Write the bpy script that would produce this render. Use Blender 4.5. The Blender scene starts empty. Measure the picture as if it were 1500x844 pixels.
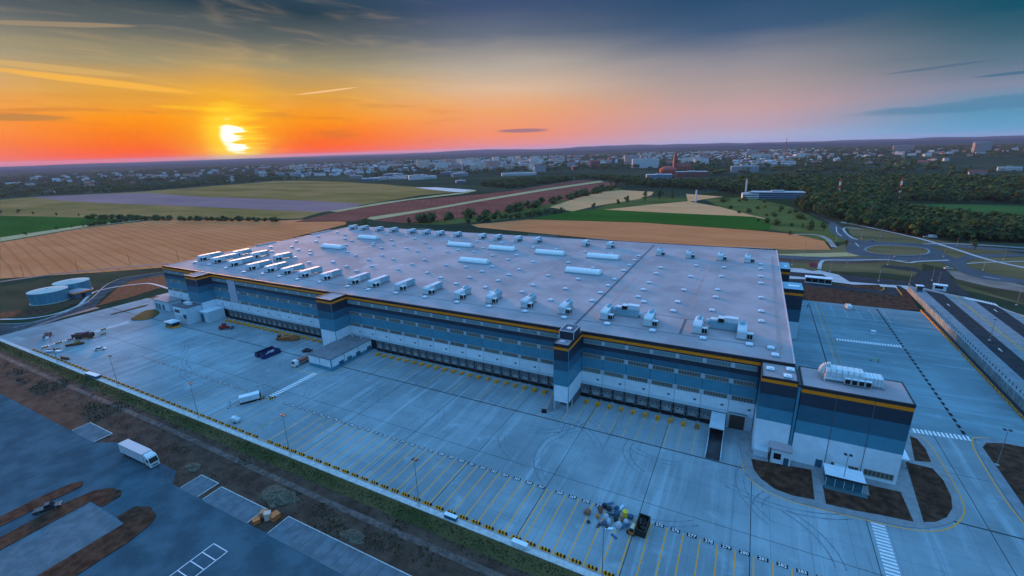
import bpy, bmesh, math, random
import numpy as np
from mathutils import Vector, Matrix, noise
random.seed(7)
R = math.radians
C = bpy.context.scene.collection
scene = bpy.context.scene

# ------------------------------------------------------------------ camera
cam_d = bpy.data.cameras.new('camera'); cam = bpy.data.objects.new('camera', cam_d); C.objects.link(cam)
cam_d.lens = 16.178; cam_d.sensor_width = 36; cam_d.clip_start = 0.5; cam_d.clip_end = 60000
def cam_matrix(pitch, yaw, roll):
    p, y, r = R(pitch), R(yaw), R(roll)
    f = Vector((-math.sin(y)*math.cos(p), math.cos(y)*math.cos(p), -math.sin(p)))
    rt = Vector((math.cos(y), math.sin(y), 0)); up = rt.cross(f)
    r2 = math.cos(r)*rt + math.sin(r)*up; u2 = -math.sin(r)*rt + math.cos(r)*up
    return Matrix((r2, u2, -f)).transposed().to_4x4()
cam.matrix_world = Matrix.Translation((42.774, -138.098, 83.645)) @ cam_matrix(16.8819, 27.6376, -1.738)
scene.camera = cam

# ------------------------------------------------------------------ exposure
EXPO = 3.6
scene.view_settings.view_transform = 'Standard'; scene.view_settings.look = 'None'
scene.view_settings.exposure = EXPO; scene.view_settings.gamma = 1.0
scene.cycles.use_denoising = True
scene.cycles.max_bounces = 5; scene.cycles.diffuse_bounces = 2; scene.cycles.glossy_bounces = 2
scene.cycles.volume_bounces = 0; scene.cycles.transparent_max_bounces = 4
scene.cycles.sample_clamp_indirect = 4

# ------------------------------------------------------------------ sun and sky
SUN_AZ, SUN_EL = -57.3, 3.6
sdir = Vector((math.sin(R(SUN_AZ))*math.cos(R(SUN_EL)), math.cos(R(SUN_AZ))*math.cos(R(SUN_EL)), math.sin(R(SUN_EL))))
sun_d = bpy.data.lights.new('sun', 'SUN'); sun = bpy.data.objects.new('sun', sun_d); C.objects.link(sun)
sun_d.energy = 0.6; sun_d.angle = R(14); sun_d.color = (1.0, 0.45, 0.20)
sun.rotation_euler = sdir.to_track_quat('Z', 'Y').to_euler()

world = bpy.data.worlds.new('World'); scene.world = world; world.use_nodes = True
wt = world.node_tree; wt.nodes.clear()
def N(t, kind, **kw):
    n = t.nodes.new(kind)
    for k, v in kw.items(): setattr(n, k, v)
    return n
def M(t, op, a, b=None, c=None, clamp=False):
    n = t.nodes.new('ShaderNodeMath'); n.operation = op; n.use_clamp = clamp
    for i, x in enumerate((a, b, c)):
        if x is None: continue
        if isinstance(x, (int, float)): n.inputs[i].default_value = x
        else: t.links.new(x, n.inputs[i])
    return n.outputs[0]
def MR(t, x, a, b, c=0.0, d=1.0, smooth=True):
    n = t.nodes.new('ShaderNodeMapRange'); n.interpolation_type = 'SMOOTHSTEP' if smooth else 'LINEAR'
    t.links.new(x, n.inputs[0])
    for i, v in enumerate((a, b, c, d)): n.inputs[i+1].default_value = v
    return n.outputs[0]
def MIX(t, f, a, b, mode='MIX'):
    n = t.nodes.new('ShaderNodeMix'); n.data_type = 'RGBA'; n.blend_type = mode
    for i, x in ((0, f), (6, a), (7, b)):
        if isinstance(x, (int, float)): n.inputs[i].default_value = x
        elif isinstance(x, tuple): n.inputs[i].default_value = (*x, 1)
        else: t.links.new(x, n.inputs[i])
    return n.outputs[2]
def RAMP(t, x, stops):
    n = t.nodes.new('ShaderNodeValToRGB'); e = n.color_ramp.elements
    while len(e) < len(stops): e.new(0.5)
    for el, (p, c) in zip(e, stops): el.position = p; el.color = (*c, 1)
    t.links.new(x, n.inputs[0]); return n.outputs[0]
def build_world():
    t = wt
    tc = N(t, 'ShaderNodeTexCoord'); sp = N(t, 'ShaderNodeSeparateXYZ'); t.links.new(tc.outputs['Generated'], sp.inputs[0])
    x, y, z = sp.outputs
    el = M(t, 'MULTIPLY', M(t, 'ARCSINE', z), 180/math.pi)
    az = M(t, 'MULTIPLY', M(t, 'ARCTAN2', x, y), 180/math.pi)
    hl = M(t, 'MAXIMUM', M(t, 'SQRT', M(t, 'ADD', M(t, 'MULTIPLY', x, x), M(t, 'MULTIPLY', y, y))), 1e-4)
    hs = math.hypot(sdir.x, sdir.y)
    ca = M(t, 'DIVIDE', M(t, 'ADD', M(t, 'MULTIPLY', x, sdir.x/hs), M(t, 'MULTIPLY', y, sdir.y/hs)), hl)
    ang = M(t, 'MULTIPLY', M(t, 'ARCCOSINE', M(t, 'MINIMUM', M(t, 'MAXIMUM', ca, -1.0), 1.0)), 180/math.pi)
    # soft unevenness of the bands
    cv = N(t, 'ShaderNodeCombineXYZ')
    t.links.new(M(t, 'MULTIPLY', az, 0.06), cv.inputs[0]); t.links.new(M(t, 'MULTIPLY', el, 0.42), cv.inputs[1])
    nz = N(t, 'ShaderNodeTexNoise'); nz.inputs['Scale'].default_value = 1.0; nz.inputs['Detail'].default_value = 5; nz.inputs['Distortion'].default_value = 0.6
    t.links.new(cv.outputs[0], nz.inputs['Vector'])
    e2 = M(t, 'ADD', el, M(t, 'MULTIPLY', M(t, 'SUBTRACT', nz.outputs[0], 0.5), 1.6))
    p = M(t, 'DIVIDE', e2, 30.0, clamp=True)
    r0 = RAMP(t, p, [(0, (1.0, .085, .010)), (.04, (1.0, .15, .004)), (.12, (1.0, .31, .004)), (.2, (.74, .37, .06)), (.29, (.36, .30, .17)), (.38, (.11, .13, .13)), (.46, (.022, .052, .078)), (.75, (.05, .11, .2))])
    r1 = RAMP(t, p, [(0, (.74, .27, .34)), (.06, (.90, .29, .15)), (.14, (.86, .38, .16)), (.22, (.72, .49, .33)), (.3, (.46, .40, .34)), (.4, (.13, .16, .22)), (.5, (.05, .085, .18)), (.75, (.06, .12, .24))])
    r2 = RAMP(t, p, [(0, (.40, .42, .64)), (.05, (.50, .36, .46)), (.11, (.55, .35, .36)), (.18, (.42, .33, .33)), (.26, (.28, .27, .31)), (.36, (.055, .11, .21)), (.46, (.018, .07, .155)), (.75, (.05, .12, .24))])
    r3 = RAMP(t, p, [(0, (.13, .36, .60)), (.06, (.10, .30, .48)), (.12, (.22, .26, .37)), (.2, (.09, .17, .24)), (.31, (.006, .085, .14)), (.5, (.008, .07, .13)), (.75, (.04, .12, .22))])
    c = MIX(t, MR(t, ang, 8, 30), r0, r1); c = MIX(t, MR(t, ang, 28, 54), c, r2); c = MIX(t, MR(t, ang, 54, 76), c, r3)
    # high thin cirrus lit from below, left of the sun
    cv2 = N(t, 'ShaderNodeCombineXYZ')
    t.links.new(M(t, 'MULTIPLY', az, 0.075), cv2.inputs[0]); t.links.new(M(t, 'ADD', M(t, 'MULTIPLY', el, 0.55), M(t, 'MULTIPLY', az, 0.045)), cv2.inputs[1])
    n2 = N(t, 'ShaderNodeTexNoise'); n2.inputs['Scale'].default_value = 1.5; n2.inputs['Detail'].default_value = 8; n2.inputs['Roughness'].default_value = .55; n2.inputs['Distortion'].default_value = 1.0
    t.links.new(cv2.outputs[0], n2.inputs['Vector'])
    m = MR(t, n2.outputs[0], .46, .76)
    m = M(t, 'MULTIPLY', m, MR(t, ang, 34, 12)); m = M(t, 'MULTIPLY', m, MR(t, el, 2.0, 5.0)); m = M(t, 'MULTIPLY', m, MR(t, el, 24, 9))
    warm = RAMP(t, M(t, 'DIVIDE', el, 20.0, clamp=True), [(0, (1, .45, .03)), (.3, (1, .58, .10)), (.55, (.62, .42, .24)), (1, (.2, .2, .2))])
    c = MIX(t, M(t, 'MULTIPLY', m, .27), c, warm)
    # darker bars of cloud low over the sun and at both sides
    n3 = N(t, 'ShaderNodeTexNoise'); n3.inputs['Scale'].default_value = 1.0; n3.inputs['Detail'].default_value = 6; n3.inputs['Distortion'].default_value = .4
    cv3 = N(t, 'ShaderNodeCombineXYZ'); t.links.new(M(t, 'MULTIPLY', az, 0.12), cv3.inputs[0]); t.links.new(M(t, 'MULTIPLY', el, 1.3), cv3.inputs[1]); cv3.inputs[2].default_value = 4.3
    t.links.new(cv3.outputs[0], n3.inputs['Vector'])
    bar = M(t, 'MULTIPLY', MR(t, n3.outputs[0], .52, .68), M(t, 'MULTIPLY', MR(t, el, .6, 1.6), MR(t, el, 6.5, 4.0)))
    c = MIX(t, M(t, 'MULTIPLY', bar, M(t, 'MULTIPLY', MR(t, ang, 30, 12), .45)), c, (.50, .17, .045))
    def lens(a0, e0, wa, we, col, k, c, slope=0.0):
        da = M(t, 'DIVIDE', M(t, 'SUBTRACT', az, a0), wa)
        de = M(t, 'DIVIDE', M(t, 'SUBTRACT', M(t, 'SUBTRACT', el, e0), M(t, 'MULTIPLY', M(t, 'SUBTRACT', az, a0), slope)), we)
        q = M(t, 'ADD', M(t, 'MULTIPLY', da, da), M(t, 'MULTIPLY', de, de))
        q = M(t, 'ADD', q, M(t, 'MULTIPLY', M(t, 'SUBTRACT', n2.outputs[0], .5), 1.8))
        return MIX(t, M(t, 'MULTIPLY', MR(t, q, 1.15, .35), k), c, col)
    c = lens(-25.6, 1.95, 3.2, .26, (.27, .17, .24), .8, c)
    c = lens(13, 5.6, 3.6, .12, (.06, .13, .22), .5, c, .04)
    c = lens(18, 4.6, 3.0, .14, (.035, .14, .25), .7, c, .02)
    c = lens(18.5, 2.4, 11, .6, (.07, .22, .37), .6, c, .03)
    c = lens(-72.5, 3.6, 4.0, .32, (.42, .22, .07), .7, c)
    c = lens(-66.5, 6.65, 8.0, .34, (1.0, .50, .07), .75, c, -.085)
    c = lens(-68.5, 7.5, 6.0, .30, (.78, .48, .14), .5, c, -.05)
    c = lens(-68, 10.9, 5.5, .20, (.42, .30, .18), .6, c, .09)
    c = lens(-70, 9.3, 5.0, .5, (.36, .30, .17), .4, c, .05)
    c = lens(-47.5, 6.45, 3.6, .10, (1.0, .60, .30), .7, c, .13)
    c = lens(-57.5, 4.6, 5.5, .22, (1.0, .58, .03), .7, c, -.03)
    # the sun itself seen through broken cloud
    n4 = N(t, 'ShaderNodeTexNoise'); n4.inputs['Scale'].default_value = 1.0; n4.inputs['Detail'].default_value = 5
    cv4 = N(t, 'ShaderNodeCombineXYZ'); t.links.new(M(t, 'MULTIPLY', az, 0.22), cv4.inputs[0]); t.links.new(M(t, 'MULTIPLY', el, 2.3), cv4.inputs[1]); cv4.inputs[2].default_value = 1.7
    t.links.new(cv4.outputs[0], n4.inputs['Vector'])
    wob = M(t, 'MULTIPLY', M(t, 'SUBTRACT', n4.outputs[0], .5), 5.0)
    da = M(t, 'ADD', M(t, 'SUBTRACT', az, -57.1), M(t, 'MULTIPLY', M(t, 'SUBTRACT', n4.outputs[0], .5), 2.2)); de = M(t, 'SUBTRACT', el, 1.95)
    d1 = M(t, 'SQRT', M(t, 'ADD', M(t, 'POWER', M(t, 'DIVIDE', da, 1.0), 2.0), M(t, 'POWER', M(t, 'DIVIDE', de, 1.25), 2.0)))
    glow = M(t, 'POWER', MR(t, d1, 9.0, .5), 2.0)
    c = MIX(t, M(t, 'MULTIPLY', glow, .85), c, (1.0, .46, .012))
    core = MR(t, M(t, 'ADD', d1, M(t, 'MULTIPLY', wob, .50)), 1.3, .65)
    c = MIX(t, M(t, 'MULTIPLY', MR(t, M(t, 'ADD', d1, M(t, 'MULTIPLY', wob, .8)), 3.4, 1.0), .9), c, (1.05, .72, .03))
    c = MIX(t, core, c, (1.6, 1.5, 1.2))
    # Nishita sky: the upper dome that lights the ground
    sk = N(t, 'ShaderNodeTexSky'); sk.sky_type = 'NISHITA'; sk.sun_disc = False
    sk.sun_elevation = R(SUN_EL); sk.sun_rotation = R(SUN_AZ); sk.altitude = 200; sk.air_density = 1.0; sk.dust_density = 0.3; sk.ozone_density = 4.0
    b1 = N(t, 'ShaderNodeBackground'); b1.inputs['Strength'].default_value = 2.0**-EXPO; t.links.new(c, b1.inputs[0])
    b2 = N(t, 'ShaderNodeBackground'); b2.inputs['Strength'].default_value = SKY; t.links.new(MIX(t, 1.0, sk.outputs[0], (1.5, 1.16, .92), 'MULTIPLY'), b2.inputs[0])
    mx = N(t, 'ShaderNodeMixShader'); t.links.new(MR(t, el, 16, 40), mx.inputs[0]); t.links.new(b1.outputs[0], mx.inputs[1]); t.links.new(b2.outputs[0], mx.inputs[2])
    out = N(t, 'ShaderNodeOutputWorld'); t.links.new(mx.outputs[0], out.inputs[0])
SKY = 0.15
HAZE = 3.6e-5
build_world()

# ------------------------------------------------------------------ helpers
class MB:
    """collects faces, then links them as one mesh object"""
    def __init__(s): s.v = []; s.f = []; s.m = []
    def face(s, pts, mi=0):
        n = len(s.v); s.v += [tuple(p) for p in pts]; s.f.append(tuple(range(n, n+len(pts)))); s.m.append(mi)
    def box(s, x0, y0, z0, x1, y1, z1, mi=0, bottom=True):
        n = len(s.v)
        s.v += [(x0,y0,z0),(x1,y0,z0),(x1,y1,z0),(x0,y1,z0),(x0,y0,z1),(x1,y0,z1),(x1,y1,z1),(x0,y1,z1)]
        F = [(4,5,6,7),(0,1,5,4),(1,2,6,5),(2,3,7,6),(3,0,4,7)] + ([(3,2,1,0)] if bottom else [])
        s.f += [tuple(n+i for i in f) for f in F]; s.m += [mi]*len(F); return s
    def prism(s, pts, z0, z1, mi=0, bottom=False):
        n = len(s.v); k = len(pts)
        a = sum(pts[i][0]*pts[(i+1)%k][1]-pts[(i+1)%k][0]*pts[i][1] for i in range(k))
        if a < 0: pts = pts[::-1]
        s.v += [(p[0],p[1],z0) for p in pts]+[(p[0],p[1],z1) for p in pts]
        s.f.append(tuple(range(n+k, n+2*k))); s.m.append(mi)
        if bottom: s.f.append(tuple(range(n+k-1, n-1, -1))); s.m.append(mi)
        for i in range(k):
            j = (i+1) % k; s.f.append((n+i, n+j, n+k+j, n+k+i)); s.m.append(mi)
        return s
    def profile(s, pts, axis, a0, a1, mi=0):
        """extrude a closed outline (u, z) along x (axis 0: u = y) or y (axis 1: u = x)"""
        n = len(s.v); k = len(pts)
        for a in (a0, a1): s.v += [(a, u, z) if axis == 0 else (u, a, z) for u, z in pts]
        s.f += [tuple(range(n+k-1, n-1, -1)), tuple(range(n+k, n+2*k))]; s.m += [mi]*2
        for i in range(k):
            j = (i+1) % k; s.f.append((n+i, n+j, n+k+j, n+k+i)); s.m.append(mi)
        return s
    def tube(s, p, q, r, n=6, r2=None, mi=0, caps=True):
        p, q = Vector(p), Vector(q); d = (q-p).normalized(); r2 = r if r2 is None else r2
        a = d.orthogonal().normalized(); b = d.cross(a); k = len(s.v)
        for c, rr in ((p, r), (q, r2)):
            for i in range(n):
                t = 2*math.pi*i/n; s.v.append(tuple(c+rr*(math.cos(t)*a+math.sin(t)*b)))
        for i in range(n):
            j = (i+1) % n; s.f.append((k+i, k+j, k+n+j, k+n+i)); s.m.append(mi)
        if caps: s.f += [tuple(range(k+n-1, k-1, -1)), tuple(range(k+n, k+2*n))]; s.m += [mi]*2
        return s
    def mesh(s, name, mats):
        me = bpy.data.meshes.new(name); me.from_pydata(s.v, [], s.f)
        for m in (mats if isinstance(mats, (list, tuple)) else [mats]): me.materials.append(m)
        if any(s.m): me.polygons.foreach_set('material_index', s.m)
        me.update(); return me
    def build(s, name, mats, parent=None, loc=None, rz=0):
        return put(name, s.mesh(name, mats), parent, loc, rz)
def put(name, me, parent=None, loc=None, rz=0):
    o = bpy.data.objects.new(name, me); C.objects.link(o)
    if parent: o.parent = parent
    if loc is not None: o.location = loc
    if rz: o.rotation_euler.z = rz
    if parent: KIDS.setdefault(parent.name, []).append(o)
    return o
KIDS = {}
def tag(o, label, cat, group=None, kind=None):
    o['label'] = label; o['category'] = cat
    if group: o['group'] = group
    if kind: o['kind'] = kind
    return o
def setting(o, kind='structure'): o['kind'] = kind; return o
def thing(name, label, cat, loc=(0,0,0), rz=0, group=None):
    o = put(name, None, None, loc, rz); return tag(o, label, cat, group)
def copy_tree(o, loc=None, rz=None, label=None, parent=None):
    c = o.copy(); C.objects.link(c)
    if parent: c.parent = parent
    if loc is not None: c.location = loc
    if rz is not None: c.rotation_euler.z = rz
    if label: c['label'] = label
    for ch in list(KIDS.get(o.name, ())): copy_tree(ch, parent=c)
    if parent: KIDS.setdefault(parent.name, []).append(c)
    return c
ORD = 'first second third fourth fifth sixth seventh eighth ninth tenth eleventh twelfth thirteenth fourteenth fifteenth sixteenth seventeenth eighteenth nineteenth twentieth'.split()
def ordw(i):
    if i < 20: return ORD[i]
    if i == 29: return 'thirtieth'
    if i == 39: return 'fortieth'
    if i == 49: return 'fiftieth'
    return ['twenty', 'thirty', 'forty', 'fifty', 'sixty', 'seventy', 'eighty'][(i+1)//10-2]+'-'+ORD[(i+1) % 10-1]
def clip(poly, a, b, c):
    """keep the side a*x+b*y <= c of a convex polygon"""
    out = []
    for i in range(len(poly)):
        p, q = poly[i], poly[(i+1) % len(poly)]; dp, dq = a*p[0]+b*p[1]-c, a*q[0]+b*q[1]-c
        if dp <= 0: out.append(p)
        if dp*dq < 0:
            t = dp/(dp-dq); out.append((p[0]+t*(q[0]-p[0]), p[1]+t*(q[1]-p[1])))
    return out
def ribbon(mb, pts, w, z, mi=0, close=False):
    """a flat strip of width w along a polyline, mitred"""
    P = [Vector((p[0], p[1])) for p in pts]; k = len(P); L = []; Rr = []
    for i in range(k):
        a = P[i-1] if (i > 0 or close) else P[i]; b = P[(i+1) % k] if (i < k-1 or close) else P[i]
        d = (b-a).normalized(); n = Vector((-d.y, d.x)); L.append(P[i]+n*w/2); Rr.append(P[i]-n*w/2)
    for i in range(k if close else k-1):
        j = (i+1) % k
        mb.face([(Rr[i].x, Rr[i].y, z), (Rr[j].x, Rr[j].y, z), (L[j].x, L[j].y, z), (L[i].x, L[i].y, z)], mi)
def smooth_line(pts, n=6):
    P = [Vector((p[0], p[1])) for p in pts]; out = []
    for i in range(len(P)-1):
        p0 = P[max(i-1, 0)]; p1 = P[i]; p2 = P[i+1]; p3 = P[min(i+2, len(P)-1)]
        for k in range(n):
            t = k/n
            out.append(0.5*((2*p1)+(-p0+p2)*t+(2*p0-5*p1+4*p2-p3)*t*t+(-p0+3*p1-3*p2+p3)*t**3))
    out.append(P[-1]); return [(p.x, p.y) for p in out]
def closed(pts, n=5):
    k = len(pts); q = smooth_line([pts[-1]]+list(pts)+[pts[0], pts[1]], n)
    return q[n:-n-1]
def sheet(name, pts, z, mat):
    from mathutils.geometry import tessellate_polygon
    mb = MB(); tri = tessellate_polygon([[Vector((p[0], p[1], 0)) for p in pts]])
    mb.v = [(p[0], p[1], z) for p in pts]
    for t in tri:
        a, b, c = (Vector(mb.v[i]) for i in t)
        if (b-a).cross(c-a).z < 0: t = (t[0], t[2], t[1])
        mb.f.append(tuple(t)); mb.m.append(0)
    return setting(mb.build(name, mat))

# ------------------------------------------------------------------ materials
def material(name, col, rough=0.7, spec=0.08, metal=0.0, vary=0.0, scale=1.0, detail=4, stretch=None, rnd=0.0, bump=0.0, col2=None, lo=.35, hi=.65):
    m = bpy.data.materials.new(name); m.use_nodes = True; t = m.node_tree; b = t.nodes['Principled BSDF']
    b.inputs['Roughness'].default_value = rough; b.inputs['Specular IOR Level'].default_value = spec; b.inputs['Metallic'].default_value = metal
    b.inputs['Base Color'].default_value = (*col, 1)
    out = None
    if vary or col2:
        geo = N(t, 'ShaderNodeNewGeometry'); mp = N(t, 'ShaderNodeMapping'); t.links.new(geo.outputs['Position'], mp.inputs[0])
        s = stretch or (1, 1, 1); mp.inputs['Scale'].default_value = tuple(scale*q for q in s)
        nz = N(t, 'ShaderNodeTexNoise'); nz.inputs['Scale'].default_value = 1; nz.inputs['Detail'].default_value = detail; nz.inputs['Roughness'].default_value = .6
        t.links.new(mp.outputs[0], nz.inputs['Vector'])
        f = MR(t, nz.outputs[0], lo, hi)
        c2 = col2 or tuple(min(1, q*(1+vary)) for q in col); c1 = col if col2 else tuple(q*(1-vary) for q in col)
        out = MIX(t, f, c1, c2)
        if bump:
            bp = N(t, 'ShaderNodeBump'); bp.inputs['Strength'].default_value = bump; t.links.new(nz.outputs[0], bp.inputs['Height']); t.links.new(bp.outputs[0], b.inputs['Normal'])
    if rnd:
        oi = N(t, 'ShaderNodeObjectInfo'); k = M(t, 'ADD', M(t, 'MULTIPLY', oi.outputs['Random'], 2*rnd), 1-rnd)
        cc = N(t, 'ShaderNodeCombineColor'); [t.links.new(k, cc.inputs[i]) for i in range(3)]
        out = MIX(t, 1.0, out if out is not None else col, cc.outputs[0], 'MULTIPLY')
    if out is not None: t.links.new(out, b.inputs['Base Color'])
    return m
def concrete(name, base, axis=1, joint=0.0, cell=7.0):
    """weathered slab concrete: clouds, tyre streaks along one axis, pale drags and faint sawn joints"""
    m = bpy.data.materials.new(name); m.use_nodes = True; t = m.node_tree; b = t.nodes['Principled BSDF']
    b.inputs['Roughness'].default_value = .9; b.inputs['Specular IOR Level'].default_value = .03
    geo = N(t, 'ShaderNodeNewGeometry')
    def noise_(sc, det=4, off=0.0):
        mp = N(t, 'ShaderNodeMapping'); t.links.new(geo.outputs['Position'], mp.inputs[0]); mp.inputs['Scale'].default_value = sc; mp.inputs['Location'].default_value = (off, off*.7, 0)
        n = N(t, 'ShaderNodeTexNoise'); n.inputs['Scale'].default_value = 1; n.inputs['Detail'].default_value = det; n.inputs['Roughness'].default_value = .62; t.links.new(mp.outputs[0], n.inputs['Vector']); return n.outputs[0]
    c = MIX(t, MR(t, noise_((.022, .03, .03), 6), .35, .65), tuple(q*.74 for q in base), tuple(q*1.14 for q in base))
    st = (.32, .018, .1) if axis == 1 else (.018, .32, .1)
    c = MIX(t, M(t, 'MULTIPLY', MR(t, noise_(st, 5, 3.1), .50, .70), .6), c, tuple(q*1.42 for q in base))
    st2 = (.55, .03, .1) if axis == 1 else (.03, .55, .1)
    c = MIX(t, M(t, 'MULTIPLY', MR(t, noise_(st2, 4, 9.7), .54, .72), .5), c, tuple(q*.60 for q in base))
    c = MIX(t, M(t, 'MULTIPLY', MR(t, noise_((.12, .12, .1), 7, 5.5), .57, .72), .5), c, tuple(q*1.5 for q in base))
    c = MIX(t, M(t, 'MULTIPLY', MR(t, noise_((.09, .09, .1), 6, 15.5), .62, .78), .38), c, tuple(q*.62 for q in base))
    c = MIX(t, M(t, 'MULTIPLY', M(t, 'SUBTRACT', noise_((2.2, 2.2, 1), 3, 1.5), .5), .5), c, tuple(q*1.6 for q in base))
    oi = N(t, 'ShaderNodeObjectInfo'); k = M(t, 'ADD', M(t, 'MULTIPLY', oi.outputs['Random'], .12), .94)
    cc = N(t, 'ShaderNodeCombineColor'); [t.links.new(k, cc.inputs[i]) for i in range(3)]
    c = MIX(t, 1.0, c, cc.outputs[0], 'MULTIPLY')
    t.links.new(c, b.inputs['Base Color'])
    return m
MT = {}
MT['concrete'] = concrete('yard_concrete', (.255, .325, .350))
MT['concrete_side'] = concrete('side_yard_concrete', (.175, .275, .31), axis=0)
MT['joint'] = material('joint_filler', (.05, .05, .05), .9)
MT['kerb'] = material('kerb_concrete', (.50, .50, .49), .8, vary=.15, scale=.8)
MT['asphalt'] = material('asphalt', (.075, .08, .085), .9, 0, vary=.25, scale=.15)
MT['asphalt_new'] = material('new_asphalt', (.035, .037, .042), .75, vary=.2, scale=.3)
MT['lot'] = material('car_park_paving', (.062, .108, .135), .9, 0, vary=.22, scale=.12, detail=6)
MT['bay_paving'] = material('bay_paving', (.215, .255, .28), .9, 0, vary=.12, scale=.35)
MT['soil'] = material('brown_soil', (.075, .036, .022), .95, vary=.45, scale=.45, detail=8, bump=.6)
MT['strip_soil'] = material('strip_soil', (.056, .034, .025), .95, col2=(.10, .066, .048), scale=.22, detail=9, bump=.8)
MT['grass'] = material('rough_grass', (.045, .055, .018), .95, col2=(.11, .085, .035), scale=.06, detail=8, bump=.5)
MT['yellow_paint'] = material('yellow_paint', (.92, .36, .03), .8, col2=(.42, .31, .18), scale=.7, detail=6, lo=.52, hi=.80)
MT['yellow_faded'] = material('faded_yellow_paint', (.70, .40, .13), .75, vary=.2, scale=.8)
MT['white_paint'] = material('white_paint', (.80, .80, .80), .7, vary=.08, scale=1.2)
MT['black_paint'] = material('black_paint', (.02, .021, .024), .7)
MT['bollard_yellow'] = material('yellow_steel', (.95, .37, .015), .6, .1)
MT['navy'] = material('navy_cladding', (.020, .032, .052), .42, .45, vary=.1, scale=.4, rnd=.10)
MT['mid'] = material('mid_blue_cladding', (.028, .125, .185), .45, .4, vary=.06, scale=.4, rnd=.06)
MT['light'] = material('light_blue_cladding', (.062, .255, .350), .45, .4, vary=.06, scale=.4, rnd=.06)
MT['white'] = material('white_cladding', (.72, .80, .86), .5, .15, vary=.05, scale=.4, rnd=.05)
MT['canopy'] = material('pale_metal', (.52, .64, .70), .5, .1, vary=.05, scale=.5)
MT['orange'] = material('orange_trim', (1.0, .25, .002), .5, .3)
MT['trim'] = material('dark_trim', (.018, .02, .026), .5, .4)
MT['core'] = material('joint_shadow_backing', (.03, .035, .04), .8)
MT['pillar'] = material('pale_grey_panel', (.46, .52, .56), .5, .35, rnd=.05)
MT['pinkish'] = material('bare_panel', (.52, .47, .52), .6, .3)
MT['glass'] = material('window_glass', (.022, .026, .030), .10, .9, rnd=.4)
MT['glass_top'] = material('tinted_top_glass', (.13, .24, .27), .3, .5, rnd=.15)
MT['frame'] = material('window_frame', (.42, .42, .38), .5, .4)
MT['louvre'] = material('dark_glass_bars', (.13, .125, .105), .4, .5, rnd=.25)
MT['roof'] = material('roof_membrane', (.385, .335, .345), .85, .05, vary=.14, scale=.05, detail=9)  # warm cast of the low sun is mixed into this grey
MT['seam'] = material('roof_seam', (.13, .13, .15), .8)
MT['rust'] = material('rust_stain', (.36, .27, .26), .85, col2=(.33, .31, .31), scale=.5)
MT['hvac'] = material('galvanised_white', (.64, .71, .74), .5, .15, vary=.06, scale=1.0, rnd=.05)
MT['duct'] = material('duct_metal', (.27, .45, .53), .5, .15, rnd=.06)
MT['dark'] = material('dark_grille', (.02, .022, .025), .6)
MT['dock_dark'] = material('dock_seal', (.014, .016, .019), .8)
MT['dock_door'] = material('dock_door_panel', (.30, .335, .35), .55, .4, rnd=.2)
MT['dock_grey'] = material('dock_grey', (.13, .15, .165), .6)
MT['steel'] = material('galvanised_steel', (.30, .33, .35), .4, .5, metal=.5)
MT['rubber'] = material('tyre_rubber', (.02, .02, .02), .85)
MT['white_body'] = material('white_vehicle_paint', (.72, .73, .74), .25, .5)
MT['tarp'] = material('trailer_tarpaulin', (.58, .59, .62), .55, .3, vary=.05, scale=.5)
MT['vglass'] = material('vehicle_glass', (.012, .014, .017), .05, .8)
MT['lens'] = material('lamp_lens', (.75, .75, .72), .2, .5)
MT['leaf'] = material('foliage_green', (.034, .068, .020), .9, .03, col2=(.14, .165, .042), scale=.07, detail=6, rnd=.3)
MT['leaf_dark'] = material('foliage_dark', (.026, .062, .026), .9, .03, col2=(.085, .130, .042), scale=.05, detail=3, rnd=.25)
MT['bark'] = material('bark', (.06, .045, .035), .95, vary=.3, scale=2)
def colour(name, col, rough=.6, spec=.3, **k):
    if name not in MT: MT[name] = material(name, col, rough, spec, **k)
    return MT[name]

# ------------------------------------------------------------------ terrain, fields and far hills
def field_mat(name, c1, c2, scale, row=None, ang=0.0, rowk=.25):
    m = bpy.data.materials.new(name); m.use_nodes = True; t = m.node_tree; b = t.nodes['Principled BSDF']
    b.inputs['Roughness'].default_value = .95; b.inputs['Specular IOR Level'].default_value = .0
    geo = N(t, 'ShaderNodeNewGeometry'); mp = N(t, 'ShaderNodeMapping'); t.links.new(geo.outputs['Position'], mp.inputs[0])
    mp.inputs['Rotation'].default_value = (0, 0, R(ang)); mp.inputs['Scale'].default_value = (scale*.35, scale, scale)
    nz = N(t, 'ShaderNodeTexNoise'); nz.inputs['Scale'].default_value = 1; nz.inputs['Detail'].default_value = 8; nz.inputs['Roughness'].default_value = .65; t.links.new(mp.outputs[0], nz.inputs['Vector'])
    c = MIX(t, MR(t, nz.outputs[0], .3, .7), c1, c2)
    if row:
        mp2 = N(t, 'ShaderNodeMapping'); t.links.new(geo.outputs['Position'], mp2.inputs[0]); mp2.inputs['Rotation'].default_value = (0, 0, R(ang))
        wv = N(t, 'ShaderNodeTexWave'); wv.wave_type = 'BANDS'; wv.bands_direction = 'Y'; wv.inputs['Scale'].default_value = .314/row; wv.inputs['Distortion'].default_value = 1.2; wv.inputs['Detail'].default_value = 2; wv.inputs['Detail Scale'].default_value = .3
        t.links.new(mp2.outputs[0], wv.inputs['Vector'])
        c = MIX(t, M(t, 'MULTIPLY', MR(t, wv.outputs[1], .75, 1.0), rowk), c, tuple(q*.55 for q in c1))
    t.links.new(c, b.inputs['Base Color']); return m
gm = field_mat('open_country', (.016, .034, .022), (.065, .075, .040), .0035)
g = MB(); n = 40; ext = 20000.0
xs = [math.copysign(abs(t)**2.2, t)*ext for t in np.linspace(-1, 1, n+1)]
for j in range(n+1):
    for i in range(n+1): g.v.append((xs[i]-0, xs[j], -0.30))
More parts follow.
